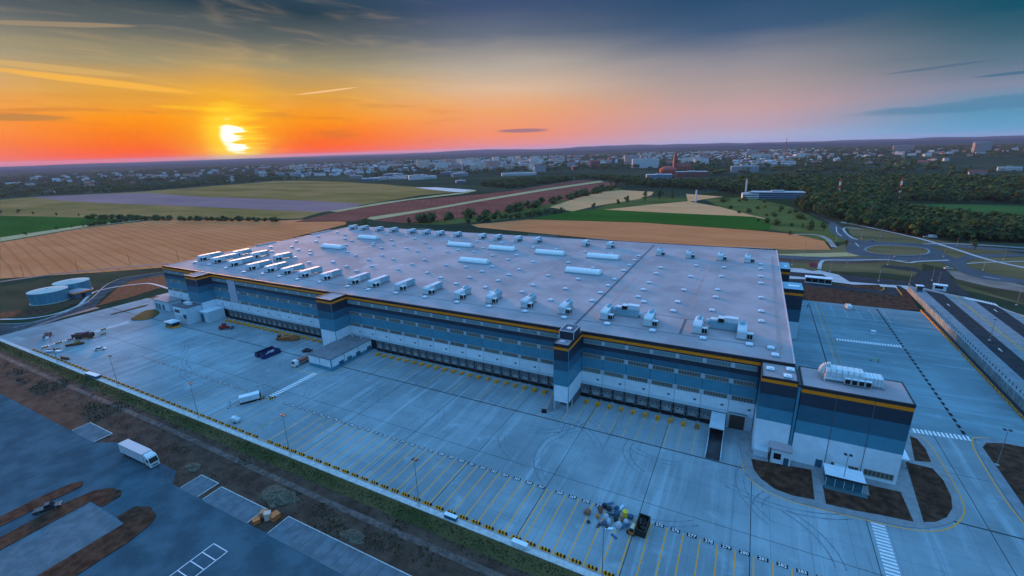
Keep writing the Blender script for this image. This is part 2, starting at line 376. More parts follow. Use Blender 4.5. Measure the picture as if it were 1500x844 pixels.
for j in range(n):
    for i in range(n): a = j*(n+1)+i; g.f.append((a, a+1, a+n+2, a+n+1)); g.m.append(0)
setting(g.build('ground', gm))
# low wooded ridges on the horizon: real rises, highest straight ahead
def ridge(d, h0, seed, width=1800):
    mb = MB(); az = np.linspace(-100, 62, 163); rings = [(-1.0, 0.0), (-.45, .55), (0, 1.0), (.5, .7), (1.0, 0.0)]
    for a in az:
        hh = h0(a)*(0.75+0.5*noise.noise(Vector((a*.11, seed, 0)))+.25*noise.noise(Vector((a*.45, seed, 3))))
        for rr, k in rings:
            dd = d+rr*width; mb.v.append((dd*math.sin(R(a)), dd*math.cos(R(a))-138, -1+min(max(hh, 1), 104)*k))
    k = len(rings)
    for i in range(len(az)-1):
        for j in range(k-1): mb.f.append((i*k+j, (i+1)*k+j, (i+1)*k+j+1, i*k+j+1)); mb.m.append(0)
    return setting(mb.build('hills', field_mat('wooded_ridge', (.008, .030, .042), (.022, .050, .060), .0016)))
ridge(8200, lambda a: 12+26*math.exp(-((a-5)/22)**2)+10*math.exp(-((a+35)/16)**2), 1.7)
ridge(12500, lambda a: 25+62*math.exp(-((a+18)/24)**2)+24*math.exp(-((a-14)/12)**2)+16*math.exp(-((a+75)/18)**2), 6.1, 2600)

F = {}
F['orange'] = field_mat('ripe_wheat', (.60, .190, .068), (.71, .255, .10), .03, 9, 12, .32)
F['tan'] = field_mat('stubble', (.68, .30, .12), (.76, .38, .18), .02, 12, -30, .28)
F['green'] = field_mat('green_crop', (.028, .085, .012), (.045, .118, .018), .03, 8, 10, .2)
F['olive'] = field_mat('airfield_grass', (.17, .13, .032), (.40, .22, .08), .009)
F['brown'] = field_mat('ploughed_land', (.20, .065, .045), (.27, .095, .065), .03, 10, 55, .2)
F['runway'] = field_mat('old_runway', (.24, .15, .155), (.36, .21, .20), .01)
F['straw'] = field_mat('straw_strip', (.42, .33, .16), (.5, .40, .2), .05)
F['meadow'] = field_mat('green_meadow', (.045, .10, .026), (.08, .15, .04), .012)
F['scrub'] = field_mat('scrubland', (.06, .085, .022), (.15, .15, .045), .03)
F['verge'] = field_mat('dry_verge', (.10, .085, .038), (.20, .155, .075), .03)
F['verge_dark'] = field_mat('damp_verge', (.045, .045, .024), (.10, .08, .045), .03)
F['earth'] = field_mat('graded_earth', (.085, .056, .042), (.14, .10, .075), .05)
F['wood'] = field_mat('woodland_floor', (.018, .026, .012), (.045, .052, .022), .01)
sheet('airfield', [(-1083.7, 159.5), (-1593.1, 303.5), (-1602.4, 366.3), (-1458.3, 519.5), (-1429.2, 698.3), (-1418.7, 920.1), (-1308.0, 948.7), (-1128.3, 924.2), (-854.1, 843.4), (-603.8, 740.3), (-504.8, 681.0), (-542.0, 603.0), (-540.7, 442.5), (-521.6, 392.2), (-532.5, 348.5), (-506.7, 291.2), (-711.7, 219.2), (-984.0, 178.9)], -.20, F['olive'])
sheet('runway', [(-1602.4, 366.3), (-1497.0, 456.2), (-1374.4, 514.1), (-1072.0, 475.8), (-810.1, 472.5), (-648.4, 465.1), (-546.0, 451.1), (-520.4, 384.0), (-539.3, 350.6), (-642.0, 348.9), (-923.8, 342.4), (-1115.1, 332.3), (-1347.0, 333.3)], -.12, F['runway'])
sheet('taxiway', [(-528.2, 361.5), (-531.2, 480.1), (-508.4, 609.1), (-489.8, 668.4), (-495.0, 713.7), (-488.5, 722.7), (-475.2, 700.9), (-473.0, 642.7), (-506.4, 523.6), (-512.2, 412.0), (-508.1, 358.8)], -.05, F['straw'])
sheet('apron', [(-689.5, 766.2), (-628.2, 773.8), (-488.5, 722.7), (-477.3, 685.3), (-506.4, 673.2), (-609.4, 722.0)], -.06, colour('apron_concrete', (.55, .53, .52)))
sheet('field', [(-461.3, -16.6), (-698.2, 50.4), (-712.1, 89.5), (-738.1, 146.1), (-718.9, 210.4), (-713.4, 220.1), (-517.9, 268.8), (-492.9, 285.4), (-415.7, 286.5), (-400.0, 271.4), (-368.6, 54.1), (-405.6, 25.2)], -.16, F['orange'])
sheet('field', [(-750.6, 65.2), (-1071.9, 156.1), (-984.0, 178.9), (-773.2, 210.5), (-770.1, 150.9)], -.10, F['green'])
sheet('field', [(-704.8, 52.3), (-748.4, 64.6), (-767.5, 149.9), (-769.9, 210.7), (-732.0, 216.8), (-743.9, 148.3)], -.08, F['straw'])
sheet('field', [(-485.1, 263.1), (-491.8, 288.9), (-518.1, 388.8), (-498.6, 514.1), (-431.1, 636.4), (-399.8, 720.1), (-386.7, 868.5), (-362.3, 1032.5), (-296.0, 993.7), (-343.7, 767.5), (-373.2, 540.8), (-388.4, 413.4), (-414.0, 327.2), (-408.5, 294.5)], -.11, F['brown'])
sheet('field', [(-408.1, 316.0), (-416.4, 329.8), (-393.6, 420.2), (-380.7, 553.1), (-350.3, 782.9), (-300.0, 1007.2), (-280.5, 970.3), (-331.1, 738.1), (-364.9, 527.0), (-378.4, 400.4), (-391.8, 311.4)], -.07, F['straw'])
sheet('field', [(-390.1, 305.9), (-378.4, 400.4), (-364.4, 526.1), (-329.3, 733.8), (-279.9, 968.2), (-236.7, 930.1), (-210.6, 842.5), (-222.0, 661.2), (-236.2, 517.9), (-256.0, 439.6), (-278.6, 384.5), (-305.7, 330.4), (-336.0, 301.5)], -.09, F['brown'])
sheet('field', [(-322.1, 297.5), (-276.9, 381.7), (-235.5, 516.2), (-220.5, 656.7), (-212.5, 817.3), (-188.4, 789.0), (-201.9, 608.2), (-217.2, 488.3), (-206.6, 401.0), (-235.5, 345.1), (-277.8, 305.5)], -.14, F['scrub'])
sheet('field', [(-219.1, 487.8), (-222.2, 615.0), (-212.4, 720.6), (-185.5, 767.0), (-118.9, 742.3), (-111.9, 681.2), (-120.2, 619.5), (-159.7, 514.4), (-171.3, 454.2)], -.13, F['tan'])
sheet('field', [(-151.0, 477.5), (-143.4, 561.5), (-125.8, 644.8), (-48.9, 670.5), (-38.8, 602.8), (-89.7, 547.5), (-135.7, 477.7)], -.15, F['scrub'])
sheet('field', [(-137.5, 477.3), (-89.7, 547.5), (-43.7, 603.6), (5.3, 546.2), (43.3, 475.7), (61.3, 447.2), (47.0, 456.7), (-37.3, 463.0)], -.10, F['tan'])
sheet('field', [(-198.7, 375.8), (-169.1, 461.9), (-138.5, 480.7), (-38.1, 469.1), (47.0, 462.3), (62.3, 427.2), (61.3, 371.2), (44.7, 370.1), (-65.1, 387.1), (-177.0, 376.2)], -.08, F['green'])
sheet('field', [(-245.9, 315.2), (-197.1, 370.4), (-175.9, 373.6), (-64.6, 384.7), (44.8, 368.0), (81.1, 356.4), (101.2, 328.9), (102.1, 292.7), (69.4, 281.1), (63.7, 281.9), (-34.2, 270.1), (-227.9, 300.7)], -.12, F['orange'])
sheet('field', [(5.3, 546.2), (-25.6, 643.8), (30.9, 675.3), (82.9, 587.8), (102.9, 492.0), (117.0, 403.0), (122.3, 339.2), (104.2, 320.6), (81.3, 360.2), (61.4, 375.3), (62.4, 432.2), (43.3, 472.8)], -.14, F['scrub'])
sheet('meadow', [(187.8, 586.9), (221.3, 627.5), (284.7, 638.4), (331.8, 631.9), (364.0, 626.6), (304.9, 477.2), (280.7, 487.0), (267.9, 516.2), (228.1, 543.1)], -.10, F['meadow'])
sheet('field', [(-59.8, 714.2), (1.4, 680.0), (-24.7, 634.1), (-41.4, 593.1)], -.13, F['tan'])

# ------------------------------------------------------------------ yards: slabs with open joints over a dark bed
yard = setting(MB().box(-290, -67.2, -.29, 185, 145, -.12).build('yard', MT['joint']))
SL = {}
def slab(x0, y0, x1, y1, mat):
    gap = .08; key = (round(x1-x0, 2), round(y1-y0, 2), mat)
    if key not in SL:
        w, h = (x1-x0)/2-gap, (y1-y0)/2-gap; SL[key] = MB().box(-w, -h, -.1, w, h, 0, bottom=False).mesh('concrete_slab', MT[mat])
    o = put('concrete_slab', SL[key], yard, ((x0+x1)/2, (y0+y1)/2, 0)); return o
ye = [-67.1, -42.2, -18.75]
xe = [-290+.0]+[27-23.4*k for k in range(13, -1, -1)]+[50.4]
for i in range(len(xe)-1):
    for a, b in ((-67.1, -42.2), (-42.2, -18.75), (-18.45, 1.5)): slab(xe[i], a, xe[i+1], b, 'concrete')
for a, b in ((50.4, 73.8), (73.8, 97.2), (97.2, 124.5), (124.5, 184)):
    for c, d in ((-67.1, -42.2), (-42.2, -18.75), (-18.45, 1.5), (1.5, 22)): slab(a, c, b, d, 'concrete')
for a, b in ((57, 80), (80, 105), (105, 124.5)):
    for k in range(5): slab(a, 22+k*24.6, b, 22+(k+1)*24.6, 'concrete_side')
dr = MB().box(-265, -18.7, -.09, 43, -18.5, -.02).build('drain_channel', MT['trim'], yard)

def paint(mb, name, mat, kind=None):
    o = mb.build(name, mat, yard)
    if kind: o['kind'] = kind
    return o
def bar(x0, y0, x1, y1, z=.004):
    mb = MB(); mb.face([(x0,y0,z),(x1,y0,z),(x1,y1,z),(x0,y1,z)]); return mb
def shared(name, me, locs, parent, rz=0):
    return [put(name, me, parent, l, rz) for l in locs]
# sawn joints and tyre marks on the concrete: thin films, each set one object
mb = MB(); rj = random.Random(12)
for k in range(-33, 14):
    x = 27+7.8*k+3.9
    for y0, y1 in ((-66.9, -42.4), (-42.0, -18.9)):
        if x > -285: mb.face([(x-.035, y0, .0015), (x+.035, y0, .0015), (x+.035, y1, .0015), (x-.035, y1, .0015)])
for y in (-60.5, -54.2, -48.9, -36, -30, -24.4):
    mb.face([(-285, y-.03, .0018), (180, y-.03, .0018), (180, y+.03, .0018), (-285, y+.03, .0018)])
paint(mb, 'sawn_joint', colour('sawn_joint', (.13, .18, .22), .9, 0), 'stuff')
mb = MB()
for k in range(46):
    x0, y0, a, r_ = rj.uniform(-200, 90), rj.uniform(-46, -8), rj.uniform(0, 6.28), rj.uniform(9, 26); sw = rj.uniform(.5, 1.6)*rj.choice((-1, 1)); z = .0020+k*2e-5
    for off in (-.95, .95):
        P_ = [(x0+(r_+off)*math.cos(a+sw*i/14), y0+(r_+off)*.8*math.sin(a+sw*i/14)) for i in range(15)]
        P_ = [p for p in P_ if -66 < p[1] < -1.0]
        if len(P_) > 3: ribbon(mb, P_, rj.uniform(.18, .34), z)
paint(mb, 'tyre_mark', colour('tyre_mark', (.165, .22, .255), .9, 0, vary=.25, scale=.8), 'stuff')
# yellow bay lines in front, worn to the left
ln = bar(-.12, -8.9, .12, 8.9).mesh('bay_line', MT['yellow_paint']); lf = bar(-.11, -8.9, .07, 8.9).mesh('bay_line', MT['yellow_faded'])
lx = [5.6+3.5*k for k in range(0, 22)]+[4.1-3.5*k for k in range(0, 24)]
shared('bay_line', ln, [(x, -57, 0) for x in lx], yard)
shared('bay_line', lf, [(x, -57, 0) for x in [4.1-3.5*k for k in range(27, 40, 2)]], yard)
shared('bay_line', bar(-.16, -8.9, .16, 8.9).mesh('bay_line', MT['yellow_faded']), [(-81.6, -57, 0)], yard)
# dock lane lines
dl = bar(-.1, -6.6, .1, 6.6).mesh('dock_line', MT['yellow_faded'])
shared('dock_line', dl, [(11.8+3.9*k, -11.6, 0) for k in list(range(-4, 7))+list(range(-27, -5, 3))], yard)
# painted bay numbers
plate = bar(-1.05, -.55, 1.05, .55, .006).mesh('number_plate', MT['black_paint'])
def number(x, y, txt, rz=0):
    o = put('bay_number', plate, yard, (x, y, 0), rz)
    cu = bpy.data.curves.new('digits', 'FONT'); cu.body = txt; cu.size = 1.18; cu.align_x = 'CENTER'; cu.align_y = 'CENTER'; cu.offset = .02; cu.resolution_u = 2
    cu.materials.append(MT['white_paint']); d = bpy.data.objects.new('digits', cu); C.objects.link(d); d.parent = o; d.location = (0, 0, .012); d.scale = (.93, 1, 1)
for k in range(0, 20): number(7.35+3.5*k, -48.0, str(268+k))
for k in range(0, 29): number(2.35-3.5*k, -48.0, str(267-k))
for k in range(30, 56): number(2.35-3.5*k, -48.0, str(267-k))
dash = MB(); dash.face([(-.45,-1.0,.006),(.45,-1.0,.006),(.45,1.0,.006),(-.45,1.0,.006)])
dash = dash.mesh('bay_plate', MT['black_paint'])
shared('bay_plate', dash, [(105.2, 25.3+3.5*k, 0) for k in range(34)], yard)
side = bar(-7, -.06, 7, .06).mesh('bay_line', MT['yellow_faded'])
# crossings: each bar a piece
wb = bar(-1.3, -.28, 1.3, .28).mesh('crossing_bar', MT['white_paint'])
shared('crossing_bar', wb, [(75.9, -26.9-1.0*k, 0) for k in range(30)], yard)
shared('crossing_bar', wb, [(-105.0, -46.6+1.0*k, 0) for k in range(20)], yard)
wb2 = bar(-.28, -1.25, .28, 1.25).mesh('crossing_bar', MT['white_paint'])
shared('crossing_bar', wb2, [(92.9+.97*k, 20.7+.12*k, 0) for k in range(14)], yard)
shared('crossing_bar', wb2, [(82.2+1.0*k, 90.2+.06*k, 0) for k in range(24)], yard)
shared('crossing_bar', bar(-.9, -.25, .9, .25).mesh('crossing_bar', MT['white_paint']), [(-249.3, -62+1.05*k, 0) for k in range(34)], yard)
# long side-yard lines
for x in (78.4, 80.2): bar(x-.09, 62, x+.09, 141.5).build('lane_line', MT['yellow_faded'], yard)
bar(75.3, 22, 75.75, 140).build('drain_channel', MT['trim'], yard)
for k in range(5): bar(85+5.5*k, 122, 85.1+5.5*k, 141).build('bay_line', colour('worn_white', (.55, .58, .6)), yard)
# yellow kerb lines round the office beds
mb = MB(); ribbon(mb, smooth_line([(47.9, 5.5), (48.2, -15), (48.7, -19.6), (50.9, -23.7), (53.9, -25.8), (57.9, -26.9), (63.5, -27.0), (75.1, -26.3), (80.1, -25.9), (84.4, -24.8), (88.0, -22.9), (91.2, -19.6), (93.9, -15), (95.1, -10), (95.4, -4.8), (95.4, 1.7), (95.3, 8.9), (95, 14.5), (94.0, 17.6), (92.3, 19.2)], 5), .26, .008)
mb.build('kerb_line', MT['yellow_paint'], yard)
mb = MB(); ribbon(mb, smooth_line([(111, 25), (108, 23.9), (106.2, 22), (105.0, 15.6), (104.3, 2.1), (104.2, -7.5), (104.8, -14), (106, -30)], 5), .26, .008)
mb.build('kerb_line', MT['yellow_paint'], yard)
mb = MB(); ribbon(mb, [(-122, -22.5), (-119.6, -26.8), (-113, -28.2), (-104, -28.2), (-99.2, -26.4), (-97.8, -22), (-97.8, -3)], .22, .008)
mb.build('kerb_line', MT['yellow_faded'], yard)
bar(-250, -65.9, 60, -65.68, .008).build('kerb_line', MT['yellow_paint'], yard)
# footways and planting beds round the office
foot = setting(MB().prism(closed([(48.3, 4), (48.6, -18.5), (51.6, -23.4), (57.9, -26.4), (66, -26.6), (75.1, -25.9), (84, -24.3), (90.5, -19.4), (93.6, -14), (94.8, -6), (94.9, 8), (93.6, 17), (91.8, 18.8), (84, 14), (70, 3)], 4), -.05, .13).build('footway', colour('footway_paving', (.25, .265, .275), vary=.12, scale=.6)))
for nm, pts in (('a', [(50.2,-13.7),(57,-13.0),(64.3,-12.1),(64.0,-24.1),(59.4,-24.8),(55.5,-24.0),(52.4,-21.2),(50.8,-18.1)]),
                ('b', [(66.3,-17.5),(76.0,-17.1),(76.3,-12.6),(82.9,-12.4),(83.1,-22.7),(76.5,-23.4),(72.0,-24.2),(66.3,-24.5)]),
                ('c', [(86.9,2.0),(92.4,1.6),(93.4,-2.9),(93.2,-9.2),(92.2,-13.8),(90.1,-17.9),(87.4,-20.7),(85.1,-21.8)]),
                ('d', [(91.0,16.6),(92.4,15.8),(93.2,11.4),(92.9,4.7),(89.2,3.6)])):
    setting(MB().prism(pts, .05, .19).build('planting_bed', MT['soil'], foot))
setting(MB().prism([(106.6,-40),(104.9,-14),(104.7,-7.5),(104.8,2.1),(105.5,15.6),(106.8,21.6),(108.6,23.6),(114,25),(180,26),(180,-40)], -.05, .13).build('footway', MT['bay_paving']))
setting(MB().prism([(108.6,-40),(107.0,-6.5),(107.2,4.4),(107.3,18.3),(109,21.4),(113.2,23),(178,24),(178,-40)], .05, .19).build('planting_bed', MT['soil']))
setting(MB().box(-290, -67.9, -.2, 62, -66.35, .14).build('kerb', MT['kerb']))
# raised kerb island by the left gate
setting(MB().prism(closed([(-253.4,-24.1),(-257,-20),(-262,-13),(-258,-9.5),(-250,-11.5),(-245,-16),(-243.5,-20),(-248,-24)], 4), -.05, .2).build('grass_island', MT['grass']))
setting(MB().prism([(-274.6,-24.5),(-273.2,-25),(-271.5,-9),(-273.5,-6),(-275,-9)], -.05, .2).build('soil_island', MT['soil']))

# ------------------------------------------------------------------ earth strip and truck park in the foreground
sheet('grass_verge', [(-420, -67.9), (70, -67.9), (70, -72.5), (-60, -72.2), (-420, -72.6)], -.03, MT['grass'])
sheet('earth_strip', [(-420, -72.3), (70, -72.0), (70, -92), (-420, -92)], -.06, MT['strip_soil'])
sheet('dirt_track', [(-420, -73.6), (-200, -74.3), (-120, -74.0), (-40, -75.0), (40, -74.6), (70, -74.5), (70, -76.2), (-40, -76.6), (-120, -75.6), (-200, -75.9), (-420, -75.2)], -.035, colour('track_soil', (.115, .085, .072), .95, vary=.35, scale=.5))
sheet('truck_park', [(-420, -89.4), (-131.2, -89.2), (-124.5, -85.9), (-92.5, -85.6), (-87.8, -89.1), (62, -88.7), (62, -240), (-420, -240)], -.02, MT['lot'])
for x0, x1, y1 in ((-145.9, -131.5, -84.3), (-83.9, -76.4, -83.7), (-74.0, -56.2, -84.2), (-48.6, 20, -83.5)):
    b = setting(MB().box(x0, -89.3, -.1, x1, y1, .02).build('parking_bay', colour('dull_bay_paving', (.125, .165, .19), .9, 0, vary=.15, scale=.4)))
    k = MB(); k.box(x0-.2, y1, -.1, x1+.2, y1+.2, .13); k.box(x0-.2, -89, -.1, x0, y1, .13); k.box(x1, -89, -.1, x1+.2, y1, .13); k.build('kerb', MT['kerb'], b)
    j = MB()
    for q in np.arange(x0+3.4, x1-.5, 3.4): j.face([(q-.05,-89.2,.024),(q+.05,-89.2,.024),(q+.05,y1-.1,.024),(q-.05,y1-.1,.024)])
    if j.f: j.build('bay_joint', MT['joint'], b)
for pts in ([(-114.4,-150),(-114.4,-106.9),(-113.4,-101),(-111.4,-99.4),(-109.4,-100.3),(-109.6,-105.1),(-110.9,-150)],
            [(-105.1,-150),(-105.3,-104.6),(-104.2,-99.8),(-101.1,-97.2),(-97.3,-96.6),(-95.1,-97.8),(-94.8,-101.4),(-96,-102),(-100.0,-102.0),(-100.0,-150)],
            [(-83,-150),(-83.2,-102.2),(-87.5,-101.9),(-87.3,-98),(-83.6,-96.4),(-79.0,-97.3),(-76.9,-99.6),(-75.7,-104.7),(-74.9,-150)]):
    setting(MB().prism(pts, -.1, .14).build('soil_island', MT['soil']))
setting(MB().box(-100, -150, -.1, -83.0, -102.1, 0).build('parking_bay', MT['dull_bay_paving']))
mb = MB()
for y in (-96.25, -98.8, -101.3, -103.9, -106.4, -109): mb.face([(-57.3,y-.1,.0),(-52.3,y-.1,.0),(-52.3,y+.1,.0),(-57.3,y+.1,.0)])
for x in (-57.3, -52.3): mb.face([(x-.1,-112,.0),(x+.1,-112,.0),(x+.1,-96.15,.0),(x-.1,-96.15,.0)])
setting(mb.build('bay_marking', MT['white_paint']))
# grass tufts and weeds of the strip: nobody could count them
def tufts(name, n, area, mats, hmin, hmax, seed, dens=None):
    rng = random.Random(seed); mb = MB()
    for _ in range(n):
        x, y = area(rng)
        if dens and noise.noise(Vector((x*.07, y*.12, seed)))+.25*noise.noise(Vector((x*.3, y*.4, seed))) < dens: continue
        h = rng.uniform(hmin, hmax); mi = rng.randrange(len(mats))
        for k in range(4):
            a = rng.uniform(0, 6.28); w = h*rng.uniform(.3, .6); tx, ty = rng.uniform(-.5, .5)*h, rng.uniform(-.5, .5)*h
            dx, dy = math.cos(a)*w, math.sin(a)*w
            mb.face([(x-dx, y-dy, -.05), (x+dx, y+dy, -.05), (x+tx, y+ty, h*rng.uniform(.7, 1))], mi)
    return setting(mb.build(name, mats), 'stuff')
gA = colour('tuft_green', (.040, .052, .018), .95, .02); gB = colour('tuft_olive', (.085, .080, .028), .95, .02); gC = colour('tuft_straw', (.17, .13, .06), .95, .02)
tufts('grass', 8000, lambda r: (r.uniform(-330, 45), r.triangular(-73.2, -67.95, -69.5)), [gA, gB, gB, gB, gC], .1, .3, 3)
tufts('weeds', 8000, lambda r: (r.uniform(-240, 30), r.uniform(-83.5, -72.5)), [gB, gC, colour('dry_weed', (.12, .090, .062), .95, .02), gC], .12, .5, 5, .22)
def clods(n):
    rng = random.Random(9); mb = MB()
    for _ in range(n):
        x, y = rng.uniform(-230, 20), rng.uniform(-88.2, -73); s = rng.uniform(.06, .26)
        if y < -83.2 and not (-131 < x < -84): continue
        k = [(x+s*math.cos(t+rng.uniform(-.3, .3))*rng.uniform(.6, 1.2), y+s*math.sin(t)*rng.uniform(.6, 1.2)) for t in (0, 1.25, 2.5, 3.8, 5)]
        t = (x+rng.uniform(-.2, .2)*s, y, s*rng.uniform(.5, 1.0)-.05)
        for i in range(5): mb.face([(*k[i], -.08), (*k[(i+1) % 5], -.08), t])
    return setting(mb.build('soil_clods', MT['strip_soil']), 'stuff')
clods(4500)
for (x, y, s, seed) in ((-57, -79.8, 4.2, 1), (-30, -81, 2.4, 2), (-90, -82.5, 2.0, 4)):
    rng = random.Random(seed); mb = MB(); rings = [(1, 0), (.8, .35), (.5, .7), (.2, .95)]
    for rr, hh in rings:
        for i in range(14):
            t = i*2*math.pi/14; q = rr*s*rng.uniform(.8, 1.2); mb.v.append((q*math.cos(t)*1.5, q*math.sin(t)*.75, -.1+hh*s*.28*rng.uniform(.8, 1.2)))
    mb.v.append((0, 0, s*.28)); c0 = len(mb.v)-1
    for r_ in range(3):
        for i in range(14): j = (i+1) % 14; mb.f.append((r_*14+i, r_*14+j, r_*14+14+j, r_*14+14+i)); mb.m.append(0)
    for i in range(14): mb.f.append((42+i, 42+(i+1) % 14, c0)); mb.m.append(0)
    tag(mb.build('earth_mound', colour('dry_spoil', (.095, .085, .06), .95, vary=.4, scale=1.2, bump=.6), None, (x, y, 0)),
        {1: 'pale heap of dry spoil and weeds on the earth strip between the bays', 2: 'low grey heap of spoil on the earth strip below the middle lamp', 4: 'small brown heap of spoil on the earth strip behind the lorry bay'}[seed], 'earth heap')

# ------------------------------------------------------------------ striped wheel stops
def stop_mesh(L=2.3, seg=6):
    mb = MB(); w, h = .42, .62
    for i in range(seg):
        a, b = -L/2+L*i/seg, -L/2+L*(i+1)/seg
        mb.profile([(-w/2, 0), (w/2, 0), (w/2*.6, h), (-w/2*.6, h)], 0, a, b, i % 2)
    return mb.mesh('wheel_stop', [MT['bollard_yellow'], MT['black_paint']])
SM = stop_mesh()
st = sorted([.45+3.5*k for k in range(-71, 11) if k not in (-24,)])
for i, x in enumerate(st):
    n_ = round((x-.45)/3.5); bay = 267+n_
    lab = f'black and yellow striped wheel stop, {ordw(len(st)-1-i)} from the right end of the front kerb' if x > -97 else f'black and yellow striped wheel stop, {ordw(i)} from the left corner of the front kerb'
    tag(put('wheel_stop', SM, None, (x, -65.55, .004)), lab, 'wheel stop', 'striped wheel stops along the front kerb')
for i in range(36):
    tag(put('wheel_stop', SM, None, (123.6, 41+2.95*i+(1.8 if i > 17 else 0), .004), R(90)), f'yellow and black barrier block, {ordw(35-i)} from the far end beside the retaining wall', 'wheel stop', 'striped blocks along the side yard')
for i, (x, y, a) in enumerate([(-246.5,-62.3,80),(-247.3,-57.0,85),(-247.6,-52.4,85),(-248,-48.2,85),(-248.2,-43.8,85),(-248.4,-38.6,85),(-238.3,-60.8,80),(-239.9,-52.6,80),(-240.2,-47.2,85),(-240.6,-41.8,85)]):
    lab = f'striped concrete block beside the white dashed line, {ordw(i)} from the kerb corner' if i < 6 else f'striped concrete block in the short inner row near the left corner, {ordw(i-6)} from the kerb'
    tag(put('wheel_stop', SM, None, (x, y, .004), R(a)), lab, 'wheel stop', 'striped blocks near the left corner')
for i, (x, y) in enumerate([(-106.6, -50.0), (-103.2, -47.9)]):
    tag(put('wheel_stop', SM, None, (x, y, .004), R(70)), ['striped concrete block beside the white generator cabinet', 'striped concrete block at the end of the long dock crossing'][i], 'wheel stop')

# ------------------------------------------------------------------ yard lamps
def lamp_post(x, y, h, label, heads=2, rz=0, group='tall yard lamps'):
    t = thing('lamp_post', label, 'lamp post', (x, y, 0), rz, group)
    MB().box(-.35, -.35, -.1, .35, .35, .35).build('footing', MT['kerb'], t)
    MB().tube((0, 0, .3), (0, 0, h), .11, 8, .06).build('pole', MT['steel'], t)
    MB().box(-.8, -.05, h-.08, .8, .05, h+.02).build('crossarm', MT['steel'], t)
    for s in ([-1, 1] if heads == 2 else [0]):
        m = MB().box(s*.55-.3, -.15, h-.02, s*.55+.3, .62, h+.16).build('lamp_head', MT['trim'], t)
        MB().box(s*.55-.25, -.08, h-.05, s*.55+.25, .56, h-.022).build('lens', MT['lens'], m)
    return t
for x, y, h, lab in ((-22.1, -67.0, 13.3, 'tall lamp post on the front kerb, nearest left of the rubbish heap'), (-69.1, -67.0, 13.0, 'tall lamp post on the front kerb, in the middle of the row'),
                     (-114.6, -66.9, 12.8, 'tall grey lamp post on the front kerb, left of the white generator'), (-167.8, -66.8, 12.6, 'tall grey lamp post on the front kerb, second from the left corner'),
                     (-219.9, -66.8, 12.6, 'grey lamp post at the left corner of the yard, beside the rusty beam'), (24.0, -66.9, 13.0, 'tall grey lamp post on the front kerb, below the heap of rubbish'),
                     (70.4, -16.4, 9.4, 'slim grey lamp post in the planting bed before the office canopy'), (107.6, 10.2, 10.6, 'slim grey lamp post in the brown bed right of the office')):
    lamp_post(x, y, h, lab)

# ------------------------------------------------------------------ the warehouse
H = 24.0; XL, XR = -259.5, 58.2
wh = thing('warehouse', 'huge flat roofed warehouse clad in navy, blue and white bands under an orange line', 'warehouse')
core = MB()
RL, RRt = 148.5, 157.5
core.prism([(XL+.2, .35), (XR-.2, .35), (XR-.2, RRt-.2), (XL+.2, RL-.2)], -.1, H-.1); core.build('wall_core', MT['core'], wh)
# roof membrane, parapets
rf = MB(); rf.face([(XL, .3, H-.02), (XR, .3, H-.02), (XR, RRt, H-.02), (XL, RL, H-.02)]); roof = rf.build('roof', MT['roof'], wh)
pp = MB(); pp.box(XL-.1, -.12, H-.9, XR+.1, .35, H+.12); pp.build('front_parapet', MT['trim'], wh)
MB().box(XR-.3, .4, H-.7, XR+.15, RRt, H+.22).build('side_parapet', colour('parapet_cap', (.5, .47, .50), .6), wh)
MB().box(XL-.12, .4, H-.7, XL+.25, RL, H+.15).build('side_parapet', MT['trim'], wh)
MB().prism([(XL, RL), (XR, RRt), (XR, RRt+.3), (XL, RL+.3)], H-.7, H+.2).build('rear_parapet', MT['trim'], wh)
def flat(name, pts, z, mat, parent): mb = MB(); mb.face([(p[0], p[1], z) for p in pts]); return mb.build(name, mat, parent)
flat('roof_seam', [(-8.2, .5), (-7.2, .5), (-7.6, 150), (-8.6, 150)], H-.012, MT['seam'], roof)
flat('walkway_strip', [(XL+2, 10.3), (XR-4, 9.7), (XR-4, 10.1), (XL+2, 10.7)], H-.010, MT['seam'], roof)
flat('walkway_strip', [(8, 26.4), (37, 24.6), (37, 25.0), (8, 26.8)], H-.010, MT['seam'], roof)
flat('walkway_strip', [(26.0, 10.4), (26.9, 10.4), (26.9, 25.2), (26.0, 25.2)], H-.010, MT['seam'], roof)
flat('rust_streak', [(54.2, 6), (55.6, 6), (56.2, 140), (55.0, 140)], H-.011, MT['rust'], roof)
for x in (-2, 26.5, -46, -110, -178): flat('rust_streak', [(x-.9, 12), (x+.5, 12), (x+.9, 128), (x-.3, 128)], H-.011, colour('roof_run', (.40, .295, .29), .8, vary=.12, scale=.1), roof)
for i in range(38):
    x = XL+7.8*i+3; flat('membrane_lap', [(x, .6), (x+.12, .6), (x+.12, 146), (x, 146)], H-.013, colour('membrane_lap', (.28, .275, .29), .8), roof)
for x, y in ((-183, 80), (-152, 78), (-128, 45), (-142, 40)): flat('repair_patch', [(x, y), (x+.9, y), (x+3.4, y+9), (x+2.5, y+9)], H-.009, colour('pale_patch', (.6, .6, .62)), roof)

